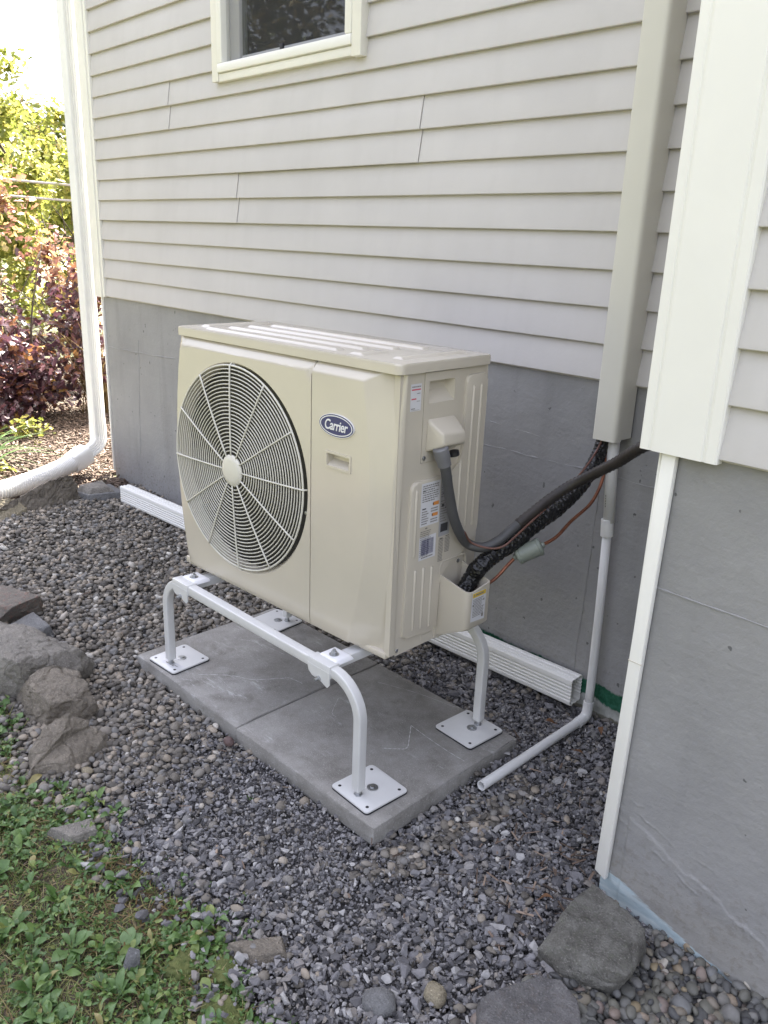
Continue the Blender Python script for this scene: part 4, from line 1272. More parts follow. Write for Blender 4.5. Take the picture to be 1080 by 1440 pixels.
mk('print', quad_sheet([(-.001, .0012, .74 + i * .008, .745 + i * .008) for i in range(5)], lambda u, v: (1.086 - (v - .7) * .095 + u, .8245 - .0177, v)), M['ink_soft'], pv, None, pvo)

# ------------------------------------------------------------------ rocks
def rock(label_, hulls, m, amp=.006, seed=1, cuts=4, cat='rock', name='rock', group=None, sm=28):
    bm_all = []
    allp = [Vector(p) for h in hulls for p in h]
    cen = sum(allp, Vector()) / len(allp); cen.z = 0
    vfs = []
    for pts in hulls:
        bm = bmesh.new()
        for p in pts: bm.verts.new(Vector(p) - cen)
        r = bmesh.ops.convex_hull(bm, input=bm.verts)
        bmesh.ops.delete(bm, geom=list({g for g in r['geom_interior'] + r['geom_unused'] if isinstance(g, bmesh.types.BMVert)}), context='VERTS')
        bmesh.ops.dissolve_limit(bm, angle_limit=R(4), verts=bm.verts[:], edges=bm.edges[:])
        bmesh.ops.bevel(bm, geom=bm.edges[:], offset=.0025, segments=1, profile=.5, affect='EDGES')
        bmesh.ops.triangulate(bm, faces=bm.faces[:])
        for _ in range(cuts + 2):
            es = [e for e in bm.edges if e.calc_length() > .007]
            if not es or len(bm.verts) > 9000: break
            bmesh.ops.subdivide_edges(bm, edges=es, cuts=1)
            bmesh.ops.triangulate(bm, faces=bm.faces[:])
        bm.normal_update()
        for v in bm.verts:
            p = v.co + cen
            n = .8 * noise.noise(p * 12 + Vector((seed, 0, 0))) + .5 * noise.noise(p * 34 + Vector((0, seed, 0))) + .42 * noise.noise(p * 85) + .25 * noise.noise(p * 170)
            n -= 1.1 * max(0, .12 - abs(noise.noise(p * 16 + Vector((seed, seed, 0))))) / .12 * .6
            # chipped, stepped faces
            n2 = noise.noise(p * 7 + Vector((0, 0, seed)))
            v.co += v.normal * amp * (n + 1.3 * round(n2 * 3.5) / 3.5)
        bmesh.ops.recalc_face_normals(bm, faces=bm.faces[:])
        vfs.append(bm_out(bm))
    o = mk(name, join(*vfs), m, None, sm)
    o.location = cen
    tag(o, label_, cat, group)
    return o
RG = 'edging rocks between the lawn and the gravel'
rock('pointed grey brown rock with a ridged slab, frontmost of the edging rocks on the left',
     [[(.258, -.685, -.03), (.33, -.582, -.03), (.28, -.492, -.03), (.262, -.42, -.03), (.205, -.43, -.03), (.17, -.60, -.03), (.235, -.435, .035), (.268, -.47, .03), (.30, -.585, .035), (.262, -.665, .03), (.205, -.60, .07), (.203, -.50, .085)],
      [(.19, -.665, -.03), (.27, -.69, -.03), (.19, -.525, .128), (.205, -.47, .075), (.18, -.60, .095), (.265, -.672, .03), (.175, -.64, .04), (.17, -.50, -.03), (.24, -.56, .09), (.225, -.48, .075)]], M['rock_brown'], .006, 3, group=RG)
rock('rounded brown rock with a rippled face, behind the pointed edging rock',
     [[(-.218, -.548, -.03), (-.109, -.523, .11), (-.094, -.458, .14), (-.027, -.405, .125), (.038, -.406, .10), (.083, -.402, .05), (.075, -.384, -.03), (.09, -.444, -.03), (.03, -.56, -.03), (-.108, -.575, -.03), (.055, -.53, .085), (.085, -.46, .085), (-.05, -.55, .10), (-.25, -.42, -.03)]], M['rock_brown'], .008, 9, group=RG)
rock('largest pale grey edging rock with a dark broken face, at the left edge',
     [[(-.50, -.66, .12), (-.47, -.504, .16), (-.372, -.45, .165), (-.224, -.405, .14), (-.178, -.33, .115), (-.179, -.285, .05), (-.19, -.28, -.03), (-.15, -.52, -.03), (-.282, -.62, -.03), (-.442, -.70, -.03), (-.16, -.55, .145), (-.235, -.60, .06), (-.13, -.36, .06), (-.60, -.40, -.03), (-.62, -.62, -.03), (-.30, -.30, -.03)]], M['rock_grey'], .007, 14, group=RG)
rock('flat topped edging rock with a red stain, topmost of the left row',
     [[(-.76, -.50, -.03), (-.778, -.405, -.03), (-.80, -.255, -.03), (-.80, -.232, .03), (-.765, -.251, .08), (-.808, -.283, .092), (-.947, -.346, .092), (-1.124, -.457, .092), (-.92, -.55, .06), (-.72, -.373, .082), (-1.2, -.5, -.03), (-1.0, -.28, -.03)]], M['rock_red'], .004, 21, group=RG)
rock('thin flat slate piece lying between the red stained rock and the pale rock',
     [[(-.74, -.43, -.02), (-.681, -.41, .032), (-.71, -.305, .045), (-.583, -.290, .03), (-.575, -.275, -.02), (-.56, -.40, -.02), (-.60, -.40, .02), (-.75, -.30, -.02)]], M['rock_slate'], .002, 5, group=RG)
RB = 'rocks bordering the planting bed at the corner of the house'
rock('dark log shaped rock half in sun beside the white drain pipe',
     [[(-2.072, -.02, -.03), (-2.03, .235, -.03), (-2.075, .39, -.03), (-2.14, .49, -.03), (-2.13, .475, .08), (-2.124, .442, .15), (-2.10, .369, .165), (-2.12, .275, .105), (-2.07, .12, .08), (-2.03, .0, .06), (-2.10, .25, .13), (-2.22, .45, -.03), (-2.2, .1, -.03)]], M['rock_brown'], .010, 31, group=RB)
rock('sunlit tan rock at the far left end of the bed border',
     [[(-2.072, -.30, -.03), (-1.979, -.013, -.03), (-2.01, .12, -.03), (-2.025, .15, .04), (-2.06, .11, .085), (-2.09, .02, .10), (-2.14, -.16, .10), (-2.2, .1, -.03), (-2.25, -.2, -.03)]], M['rock_tan'], .006, 37, group=RB)
rock('thin grey slab at the bottom of the corner stack', [[(-2.19, .47, -.03), (-2.06, .50, -.03), (-2.02, .72, -.03), (-2.03, .71, .025), (-2.07, .51, .03), (-2.18, .49, .03), (-2.25, .72, .02), (-2.25, .5, -.03)]], M['rock_slate'], .003, 41, group=RB)
rock('flat grey brown slab on top of the corner stack', [[(-2.20, .49, .028), (-2.08, .52, .028), (-2.06, .66, .028), (-2.24, .68, .028), (-2.19, .51, .065), (-2.10, .54, .06), (-2.09, .64, .055), (-2.22, .66, .06)]], M['rock_grey'], .003, 43, group=RB)
RC = 'stepping rocks at the bay corner'
rock('flat mossy grey stone wedged against the light blue paint at the foundation corner',
     [[(1.589, -.076, .035), (1.575, -.058, -.03), (1.572, .052, .058), (1.560, .172, .05), (1.722, .136, .056), (1.738, .112, .048), (1.765, .003, .052), (1.738, .0, -.03), (1.73, .155, -.03), (1.655, -.062, -.03), (1.640, -.05, .066), (1.737, -.020, .060), (1.65, -.078, .02), (1.55, .16, -.03), (1.74, -.03, .02)]], M['rock_mossy'], .004, 51, group=RC)
rock('dark flat stone at the bottom edge, in front of the mossy stone',
     [[(1.593, -.270, .045), (1.638, -.133, .047), (1.678, -.112, .05), (1.73, -.128, .05), (1.783, -.187, .052), (1.80, -.18, -.03), (1.70, -.40, .05), (1.69, -.42, -.03), (1.578, -.275, -.03), (1.72, -.10, -.03), (1.85, -.28, .05), (1.87, -.30, -.03), (1.63, -.11, -.03), (1.8, -.4, -.03)]], M['rock_dark'], .003, 57, group=RC)
def cobble(label_, c, rx, ry, rz, m, seed, rot=0, grp='single stones lying in the gravel'):
    bm = bmesh.new()
    bmesh.ops.create_icosphere(bm, subdivisions=3, radius=1)
    for v in bm.verts:
        n = 1 + .14 * noise.noise(v.co * 1.3 + Vector((seed, 0, 0))) + .04 * noise.noise(v.co * 4 + Vector((0, seed, 0)))
        v.co = Vector((v.co.x * rx * n, v.co.y * ry * n, v.co.z * rz * n))
    V, F = bm_out(bm)
    o = mk('cobble', (V, F), m, None, 180); o.location = c; o.rotation_euler.z = rot
    return tag(o, label_, 'stone', grp)
cobble('round tan cobble in the gravel at the bottom, left of the dark flat stone', (1.512, -.312, .012), .026, .022, .022, M['rock_tan'], 3)
cobble('smooth grey cobble at the bottom edge beside the tan cobble', (1.447, -.410, .008), .036, .031, .024, M['rock_slate'], 8, .6)
cobble('reddish purple pebble touching the front edge of the pavers', (.482, -.160, .014), .020, .015, .014, mat('purple_stone', (.10, .065, .06), .7, .2, 20), 5)
cobble('pale oval stone at the edge of the weeds below the pointed rock', (.345, -.545, .010), .020, .012, .010, M['rock_tan'], 12, .5)
rock('flat brown stone half sunk at the lawn edge near the bottom', [[(1.13, -.60, -.02), (1.21, -.56, -.02), (1.25, -.48, -.02), (1.19, -.45, -.02), (1.13, -.57, .022), (1.2, -.54, .022), (1.23, -.49, .02), (1.19, -.47, .02)]], M['rock_brown'], .003, 61, cat='stone', name='cobble', group='single stones lying in the gravel')
rock('flat grey stone among the weeds at the left', [[(.50, -.74, -.02), (.60, -.70, -.02), (.62, -.62, -.02), (.55, -.60, -.02), (.52, -.72, .016), (.59, -.69, .018), (.60, -.63, .016), (.55, -.62, .016)]], M['rock_grey'], .003, 67, cat='stone', name='cobble', group='single stones lying in the gravel')
rock('upright dark slate chip standing among the broad weed leaves', [[(1.02, -.76, -.01), (1.05, -.735, -.01), (1.04, -.725, .035), (1.02, -.745, .04), (1.035, -.77, .0), (1.015, -.73, .01)]], M['rock_slate'], .002, 71, cuts=2, cat='stone', name='cobble', group='single stones lying in the gravel')

# ------------------------------------------------------------------ gravel (nobody could count it)
def stone_template(kind, seed):
    r = random.Random(seed)
    bm = bmesh.new()
    if kind == 'angular':
        n = r.randint(10, 15)
        for _ in range(n):
            d = Vector((r.gauss(0, 1), r.gauss(0, 1), r.gauss(0, 1))).normalized() * r.uniform(.75, 1.0)
            bm.verts.new((d.x, d.y * r.uniform(.7, .95), d.z * .62))
        rr = bmesh.ops.convex_hull(bm, input=bm.verts)
        bmesh.ops.delete(bm, geom=list({g for g in rr['geom_interior'] + rr['geom_unused'] if isinstance(g, bmesh.types.BMVert)}), context='VERTS')
        bmesh.ops.triangulate(bm, faces=bm.faces[:])
    else:
        bmesh.ops.create_icosphere(bm, subdivisions=2 if kind == 'round' else 1, radius=1 if kind == 'round' else 1.08)
        o = Vector((seed * 3.1, seed, 0))
        for v in bm.verts:
            n = 1 + .30 * noise.noise(v.co * .9 + o) + .10 * noise.noise(v.co * 2.3 + o)
            v.co = Vector((v.co.x * n, v.co.y * .80 * n, v.co.z * .55 * n))
        bmesh.ops.triangulate(bm, faces=bm.faces[:])
    V, F = bm_out(bm)
    return np.array([tuple(v) for v in V]), np.array(F)

def rotmats(n, tilt):
    z = rng.uniform(0, 2 * math.pi, n); a = rng.normal(0, tilt, n); b = rng.normal(0, tilt, n)
    cz, sz, ca, sa, cb, sb = np.cos(z), np.sin(z), np.cos(a), np.sin(a), np.cos(b), np.sin(b)
    O, I = np.zeros(n), np.ones(n)
    Rz = np.stack([cz, -sz, O, sz, cz, O, O, O, I], 1).reshape(n, 3, 3)
    Rx = np.stack([I, O, O, O, ca, -sa, O, sa, ca], 1).reshape(n, 3, 3)
    Ry = np.stack([cb, O, sb, O, I, O, -sb, O, cb], 1).reshape(n, 3, 3)
    return Rz @ Rx @ Ry

def big_mesh(name, chunks, m, smooth):
    """chunks: list of (verts (k,n,3), tri faces (f,3))"""
    VV = []; FF = []; off = 0
    for P, T in chunks:
        k, n, _ = P.shape
        VV.append(P.reshape(-1, 3))
        FF.append((T[None] + (np.arange(k) * n)[:, None, None] + off).reshape(-1, T.shape[1]))
        off += k * n
    V = np.concatenate(VV); 
    me = bpy.data.meshes.new(name)
    w = FF[0].shape[1]
    F = np.concatenate(FF)
    me.vertices.add(len(V)); me.vertices.foreach_set('co', V.astype(np.float32).ravel())
    me.loops.add(F.size); me.loops.foreach_set('vertex_index', F.astype(np.int32).ravel())
    me.polygons.add(len(F)); me.polygons.foreach_set('loop_start', np.arange(0, F.size, w, dtype=np.int32))
    me.polygons.foreach_set('use_smooth', np.full(len(F), smooth))
    me.update(calc_edges=True); me.validate()
    me.materials.append(m)
    return link(name, me)

def scatter(pts, size, kind, ntemp, tilt, z, seed0):
    n = len(pts)
    idx = rng.integers(0, ntemp, n)
    out = []
    for k in range(ntemp):
        s = np.where(idx == k)[0]
        if len(s) == 0: continue
        V, F = stone_template(kind, seed0 + k)
        Rm = rotmats(len(s), tilt)
        sc = size[s][:, None] * np.stack([rng.uniform(.85, 1.2, len(s)), rng.uniform(.8, 1.1, len(s)), rng.uniform(.75, 1.1, len(s))], 1)
        P = np.einsum('kij,knj->kni', Rm, V[None] * sc[:, None, :])
        P += np.concatenate([pts[s], z[s][:, None]], 1)[:, None, :]
        out.append((P, F))
    return out

def jgrid(x0, x1, y0, y1, d):
    nx, ny = int((x1 - x0) / d), int((y1 - y0) / d)
    gx, gy = np.meshgrid(np.arange(nx), np.arange(ny))
    p = np.stack([x0 + (gx + rng.uniform(-.15, 1.15, gx.shape)) * d, y0 + (gy + rng.uniform(-.15, 1.15, gx.shape)) * d], -1).reshape(-1, 2)
    return p
SL = [(-.1416, -.1459), (1.08, -.149), (1.08, .465), (-.1416, .465)]
cS, sS = math.cos(SROT), math.sin(SROT)
SLW = [(x * cS - y * sS, x * sS + y * cS) for x, y in SL]
def vnoise(p, f, seed):
    out = np.zeros(len(p))
    r = np.random.default_rng(seed)
    for k in range(5):
        a = r.uniform(0, 6.28); w = f * (1.5 ** k) ; ph = r.uniform(0, 6.28)
        out += np.sin((p[:, 0] * math.cos(a) + p[:, 1] * math.sin(a)) * w + ph) / (1.2 ** k)
    return out / 2.5
def field(d, layer):
    p = jgrid(-2.25, 3.0, -1.1, .88, d)
    ok = inpoly(p[:, 0], p[:, 1], GRAVEL) & ~inpoly(p[:, 0], p[:, 1], SLW)
    # shallow reach into the lawn edge
    nl = inpoly(p[:, 0] , p[:, 1] + .10 , GRAVEL) & inpoly(p[:, 0], p[:, 1], LAWN) & (rng.random(len(p)) < .33)
    return p[ok | nl]
def dip(p):
    return -.026 * np.clip((p[:, 0] - 1.44) / .16, 0, 1) * np.clip((p[:, 1] + .10) / .2, 0, 1)
def classify(p):
    b = p[:, 0] - .40 + .10 * vnoise(p, 9, 3) + .25 * np.clip(p[:, 1] + .2, -1, 0) + rng.normal(0, .11, len(p))
    brown = b < 0
    band = (np.abs(p[:, 0] - 1.17 + .06 * vnoise(p, 14, 4)) < .06) & (p[:, 1] > -.22) & (p[:, 1] < .42) & (rng.random(len(p)) < .75)
    mix = rng.random(len(p)) < .05
    river = (p[:, 0] - .22 * np.clip(p[:, 1], -1, .2) + .03 * vnoise(p, 20, 8)) > 1.665
    river &= (p[:, 1] > -.35)
    return (brown | band | mix) & ~river, river
chunksA, chunksB, chunksR = [], [], []
for layer, (d, zb_, zr) in enumerate(((.0150, -.010, .006), (.0165, .000, .009))):
    p = field(d, layer)
    br_, rv = classify(p)
    z = zb_ + rng.uniform(-zr, zr, len(p)) + .010 * vnoise(p, 5, 21) + dip(p)
    fine = 0.75 + .25 * np.clip((p[:, 0] - .5) * 2 + vnoise(p, 7, 9), 0, 1)
    fine = fine * np.where((p[:, 0] > .3) & (p[:, 0] < 1.25) & (p[:, 1] < -.10) & (p[:, 1] > -.38 + .05 * vnoise(p, 12, 2)), .74, 1.0)
    sA = rng.lognormal(math.log(.0105), .40, len(p)).clip(.004, .023) * fine
    sB = rng.lognormal(math.log(.0112), .25, len(p)).clip(.006, .020)
    q = ~br_ & ~rv
    chunksA += scatter(p[q], sA[q], 'angular', 16, .32, z[q], 100)
    near = p[:, 0] + .5 * p[:, 1] > -.35
    a = br_ & near
    chunksB += scatter(p[a], sB[a], 'round', 10, .30, z[a], 300)
    b = br_ & ~near & (rng.random(len(p)) < (.55 if layer == 0 else .8))
    chunksB += scatter(p[b], sB[b] * 1.1, 'coarse', 10, .30, z[b], 400)
    pr = p[rv]
    pr = pr[rng.random(len(pr)) < .80]
    sR = rng.lognormal(math.log(.0125), .36, len(pr)).clip(.006, .027)
    chunksR += scatter(pr, sR, 'round', 10, .35, zb_ + .004 + dip(pr) + rng.uniform(-zr, zr, len(pr)), 500)
p = jgrid(.1, 2.0, -.75, .88, .0095)
p = p[inpoly(p[:, 0], p[:, 1], GRAVEL) & ~inpoly(p[:, 0], p[:, 1], SLW) & (p[:, 0] + .4 * rng.random(len(p)) > .45)]
p = p[(p[:, 0] - .22 * np.clip(p[:, 1], -1, .2) < 1.68)]
chunksA += scatter(p, rng.lognormal(math.log(.0052), .3, len(p)).clip(.002, .008), 'angular', 10, .5, -.004 + rng.uniform(-.006, .006, len(p)) + .010 * vnoise(p, 5, 21) + dip(p), 700)
tag(big_mesh('crushed_gravel', chunksA, M['crushed'], False), 'blue grey crushed slate gravel around the pavers', 'gravel', kind='stuff')
tag(big_mesh('brown_gravel', chunksB, M['brown_gravel'], True), 'rounded brownish gravel spreading left of the pavers', 'gravel', kind='stuff')
tag(big_mesh('river_pebbles', chunksR, M['river'], True), 'larger smooth multicoloured river pebbles by the bay foundation', 'gravel', kind='stuff')
# leaf litter and twigs blown onto the gravel
p = np.concatenate([np.stack([rng.uniform(-1.8, 1.9, 150), rng.uniform(-.6, .85, 150)], 1), np.stack([rng.normal(1.45, .10, 110), rng.normal(.20, .16, 110)], 1)])
p = p[inpoly(p[:, 0], p[:, 1], GRAVEL) & ~inpoly(p[:, 0], p[:, 1], SLW)]
LV = np.array([(-1, -.35, -.1), (1, -.25, -.1), (.9, .3, -.1), (-.8, .35, -.1), (-.9, -.3, .1), (.8, -.3, .1), (1, .25, .1), (-1, .3, .1)])
LT = np.array([(0, 2, 1), (0, 3, 2), (4, 5, 6), (4, 6, 7), (0, 1, 5), (0, 5, 4), (1, 2, 6), (1, 6, 5), (2, 3, 7), (2, 7, 6), (3, 0, 4), (3, 4, 7)])
tw = np.stack([rng.uniform(.006, .022, len(p)), rng.uniform(.002, .010, len(p)), rng.uniform(.004, .010, len(p))], 1)
P = np.einsum('kij,knj->kni', rotmats(len(p), .25), LV[None] * tw[:, None, :]) + np.concatenate([p, (.010 + dip(p) + rng.uniform(0, .008, len(p)))[:, None]], 1)[:, None, :]
tag(big_mesh('leaf_litter', [(P, LT)], M['mulch'], False), 'brown leaf scraps and twigs scattered on the gravel', 'leaf litter', kind='stuff')
# mulch chips in the planting bed
p = np.concatenate([jgrid(-4.8, -2.2, -.4, 2.2, .022), jgrid(-7, -4.8, -.2, 3.2, .05)])
p = p[~inpoly(p[:, 0], p[:, 1], GRAVEL)]
p = p[~((p[:, 0] > -2.55) & (p[:, 1] > .85))]
ch = []
V = np.array([(-1, -.35, -.2), (1, -.25, -.2), (.9, .3, -.2), (-.8, .35, -.2), (-.9, -.3, .2), (.8, -.3, .2), (1, .25, .2), (-1, .3, .2)])
T = np.array([(0, 2, 1), (0, 3, 2), (4, 5, 6), (4, 6, 7), (0, 1, 5), (0, 5, 4), (1, 2, 6), (1, 6, 5), (2, 3, 7), (2, 7, 6), (3, 0, 4), (3, 4, 7)])
sz = rng.uniform(.008, .022, len(p))
P = np.einsum('kij,knj->kni', rotmats(len(p), .35), V[None] * sz[:, None, None]) + np.concatenate([p, (-.014 + rng.uniform(0, .02, len(p)))[:, None]], 1)[:, None, :]
tag(big_mesh('bark_mulch', [(P, T)], M['mulch'], False), 'sunlit bark mulch under the purple shrub', 'mulch', kind='stuff')

# ------------------------------------------------------------------ leaves
def leaf_template(n=5, width=.42, fold=.25, curl=.35, petiole=.25):
    """unit-length leaf along +x, rising then drooping"""
    V = []; F = []
    V += [(0, .012, 0), (0, -.012, 0)]
    st = []
    for i in range(n + 1):
        t = i / n
        x = petiole + (1 - petiole) * t
        w = width * math.sin(math.pi * min(1, t * .93 + .07)) ** .8 * (1 - .25 * t) * .5
        if i == n: w = .004
        z = curl * math.sin(t * 2.0) * .5 - curl * .35 * t * t
        V += [(x, w, z + fold * w), (x, 0, z), (x, -w, z + fold * w)]
    F = []
    F += [(0, 1, 3), (0, 3, 2), (1, 4, 3)]
    for i in range(n):
        a = 2 + 3 * i
        F += [(a, a + 1, a + 4), (a, a + 4, a + 3), (a + 1, a + 2, a + 5), (a + 1, a + 5, a + 4)]
    return np.array(V), np.array(F)

def rot_zy(az, el, roll=None):
    n = len(az)
    ca, sa, ce, se = np.cos(az), np.sin(az), np.cos(el), np.sin(el)
    O, I = np.zeros(n), np.ones(n)
    Rz = np.stack([ca, -sa, O, sa, ca, O, O, O, I], 1).reshape(n, 3, 3)
    Ry = np.stack([ce, O, -se, O, I, O, se, O, ce], 1).reshape(n, 3, 3)
    if roll is None: return Rz @ Ry
    cr, sr = np.cos(roll), np.sin(roll)
    Rx = np.stack([I, O, O, O, cr, -sr, O, sr, cr], 1).reshape(n, 3, 3)
    return Rz @ Ry @ Rx

def leaves(pts, size, az, el, roll, temps):
    idx = rng.integers(0, len(temps), len(pts))
    out = []
    for k, (V, F) in enumerate(temps):
        s = np.where(idx == k)[0]
        if len(s) == 0: continue
        P = np.einsum('kij,knj->kni', rot_zy(az[s], el[s], roll[s]), V[None] * size[s][:, None, None]) + pts[s][:, None, :]
        out.append((P, F))
    return out
weedT = [leaf_template(5, .55, .30, .35, .28), leaf_template(5, .45, .5, .6, .22), leaf_template(5, .66, .15, .25, .3), leaf_template(5, .36, .4, .8, .2), leaf_template(5, .5, -.2, .1, .25)]
# weed cover on the lawn edge
p = jgrid(-.7, 2.0, -1.3, -.45, .0185)
dens = vnoise(p, 11, 33)
edge_in = inpoly(p[:, 0], p[:, 1] + .02 * vnoise(p, 25, 5), LAWN)
keep = edge_in & (rng.random(len(p)) < np.clip(.56 + .7 * dens - .7 * np.clip(-.83 - p[:, 1] + .05 * vnoise(p, 13, 6), -.1, .3), .08, 1))
# strays on the gravel margin
stray = (~edge_in) & inpoly(p[:, 0], p[:, 1] - .07, LAWN) & (rng.random(len(p)) < .14) & (p[:, 0] > .1)
p = p[keep | stray]
cr = []
pts = []; szs = []; azs = []; els = []
for (x, y) in p:
    n = rng.integers(4, 9); s = rng.lognormal(math.log(.0165), .48)
    a0 = rng.uniform(0, 6.28)
    for k in range(n):
        pts.append((x + rng.normal(0, .004), y + rng.normal(0, .004), -.012 + rng.uniform(0, .012)))
        szs.append(min(.052, s * rng.uniform(.6, 1.25))); azs.append(a0 + k * 2.4 + rng.normal(0, .3)); els.append(rng.uniform(-.02, .50))
pts = np.array(pts); szs = np.array(szs)
tag(big_mesh('weed_cover', leaves(pts, szs, np.array(azs), np.array(els), rng.normal(0, .35, len(pts)), weedT), M['weed'], True), 'patchy mat of small green broadleaf weeds along the lawn edge', 'weeds', kind='stuff')
# grass blades
def blade_template(w=.05, bend=.5, n=4):
    V = []; F = []
    for i in range(n + 1):
        t = i / n
        ww = w * (1 - t * .92)
        V += [(t - bend * .3 * t * t, ww, -bend * t * t * .6), (t - bend * .3 * t * t, -ww, -bend * t * t * .6)]
    for i in range(n):
        a = 2 * i; F += [(a, a + 1, a + 3), (a, a + 3, a + 2)]
    return np.array(V), np.array(F)
grT = [blade_template(.036, b) for b in (.2, .6, 1.0)]
p = np.concatenate([jgrid(-.9, 1.9, -1.5, -.5, .0062)])
dg = .8 * vnoise(p, 8, 77) + 1.3 * np.clip((-.66 - p[:, 1]) * 4, -.5, .9)
p = p[inpoly(p[:, 0], p[:, 1], LAWN) & (rng.random(len(p)) < np.clip(.62 + .5 * dg, .2, 1.0))]
P3 = np.concatenate([p, np.full((len(p), 1), -.016)], 1)
tag(big_mesh('grass', leaves(P3, rng.uniform(.018, .05, len(p)), rng.uniform(0, 6.28, len(p)), rng.uniform(.05, 1.2, len(p)), rng.normal(0, .5, len(p)), grT), M['grass'], True), 'short thin grass mixed with the weeds', 'grass', kind='stuff')
# the rest of the lawn towards the street, coarser
p = np.concatenate([jgrid(-8, 6, -7, -1.5, .09)])
P3 = np.concatenate([p, np.full((len(p), 1), -.04)], 1)
tag(big_mesh('lawn_grass', leaves(P3, rng.uniform(.06, .12, len(p)), rng.uniform(0, 6.28, len(p)), rng.uniform(.5, 1.4, len(p)), rng.normal(0, .5, len(p)), [blade_template(.08, .6)]), M['grass'], True), 'coarse lawn in front of the house', 'grass', kind='stuff')
# dry thatch and crumbs between the weeds
p = jgrid(-.9, 1.9, -1.5, -.45, .010)
p = p[inpoly(p[:, 0], p[:, 1] + .02, LAWN) & (rng.random(len(p)) < .55)]
P = np.einsum('kij,knj->kni', rotmats(len(p), .3), np.array([(-1, -.35, -.2), (1, -.25, -.2), (.9, .3, -.2), (-.8, .35, -.2), (-.9, -.3, .2), (.8, -.3, .2), (1, .25, .2), (-1, .3, .2)])[None] * np.array([1, .5, .5]) * rng.uniform(.002, .007, len(p))[:, None, None]) + np.concatenate([p, (-.014 + rng.uniform(0, .006, len(p)))[:, None]], 1)[:, None, :]
tag(big_mesh('lawn_debris', [(P, T)], M['mulch'], False), 'dry brown crumbs and thatch on the soil between the weeds', 'thatch', kind='stuff')
p = jgrid(-.9, 1.9, -1.5, -.5, .011)
p = p[inpoly(p[:, 0], p[:, 1], LAWN) & (rng.random(len(p)) < np.clip(.35 + .5 * vnoise(p, 9, 55), .05, 1))]
P3 = np.concatenate([p, np.full((len(p), 1), -.010) + rng.uniform(0, .01, (len(p), 1))], 1)
tag(big_mesh('dry_thatch', leaves(P3, rng.uniform(.02, .06, len(p)), rng.uniform(0, 6.28, len(p)), rng.uniform(-.05, .35, len(p)), rng.normal(0, .5, len(p)), grT), M['dry_grass'], True), 'pale dry grass lying among the weeds', 'grass', kind='stuff')
# moss cushion
mv, mf = [], []
for (cx_, cy_, rx, ry) in ((1.18, -.60, .06, .035), (1.10, -.66, .045, .04), (1.26, -.66, .06, .04)):
    bm = bmesh.new(); bmesh.ops.create_icosphere(bm, subdivisions=4, radius=1)
    for v in bm.verts:
        n = 1 + .25 * noise.noise(v.co * 2.5) + .22 * noise.noise(v.co * 9) + .12 * noise.noise(v.co * 22)
        v.co = Vector((cx_ + v.co.x * rx * n, cy_ + v.co.y * ry * n, -.012 + v.co.z * .018 * n))
    a = bm_out(bm); mv.append(a)
tag(mk('moss', join(*mv), M['moss'], None, 180), 'low brownish green moss cushion at the lawn edge', 'moss', kind='stuff')

# individual broadleaf plantains one can point at
def weed_plant(x, y, s, n, seed, label_):
    s *= .74
    r = np.random.default_rng(seed)
    e = tag(empty('weed_plant', (x, y, -.01)), label_, 'weed', 'broadleaf weeds at the lawn edge')
    for k in range(n):
        V, F = weedT[int(r.integers(0, 4))]
        V = V * s * r.uniform(.75, 1.2)
        Rm = rot_zy(np.array([k * 2.399 + r.normal(0, .2)]), np.array([r.uniform(.0, .5)]), np.array([r.normal(0, .25)]))[0]
        P = V @ Rm.T
        mk('leaf', ([tuple(v) for v in P], [tuple(int(i) for i in f) for f in F]), M['weed'], e, 180)
for i, (x, y, s, n, lab) in enumerate([
    (.985, -.745, .075, 8, 'large plantain rosette with broad leaves around the upright slate chip'),
    (.90, -.82, .070, 7, 'plantain with long folded leaves left of the upright slate chip'),
    (1.08, -.80, .065, 7, 'broadleaf weed with a pale leaf just below the upright slate chip'),
    (.78, -.66, .055, 7, 'round leaved weed in the middle of the weed strip'),
    (1.135, -.545, .050, 6, 'green weed standing out onto the slate gravel above the mossy stone'),
    (.33, -.70, .055, 6, 'small weed at the foot of the pointed edging rock'),
    (.42, -.60, .045, 7, 'weed tuft right of the pointed edging rock'),
    (-.06, -.60, .055, 6, 'weed with upright leaves between the brown rock and the left edge'),
    (1.27, -.70, .060, 7, 'broadleaf weed at the bottom edge right of the moss'),
    (1.02, -.93, .070, 8, 'large leaved weed in the bottom left corner'),
    (1.20, -.80, .055, 7, 'bottom edge weed left of the moss'),
    (.60, -.66, .050, 6, 'weed clump beside the flat grey stone'),
    (.72, -.24, .020, 6, 'tiny sprig growing alone in the slate gravel in front of the pavers')]):
    weed_plant(x, y, s, n, 40 + i, lab)

# fallen leaves
for i, (x, y, z, lab) in enumerate([(1.075, .70, .022, 'orange brown dead leaf near the open end of the ground downspout'), (1.20, .76, .02, 'brown dead leaf in the corner by the foundation strip'), (1.18, .62, .02, 'small rusty leaf on the dark gravel left of the strip'), (1.49, .05, .018, 'clump of brown dead leaves beside the mossy stone')]):
    V, F = weedT[i % 4]
    o = mk('dead_leaf', ([tuple(v * .042) for v in V], [tuple(int(q) for q in f) for f in F]), M['dead_leaf'], None, 180)
    o.location = (x, y, z); o.rotation_euler = (rnd.uniform(-.3, .3), rnd.uniform(-.3, .3), rnd.uniform(0, 6))
    tag(o, lab, 'dead leaf', 'fallen leaves on the gravel')

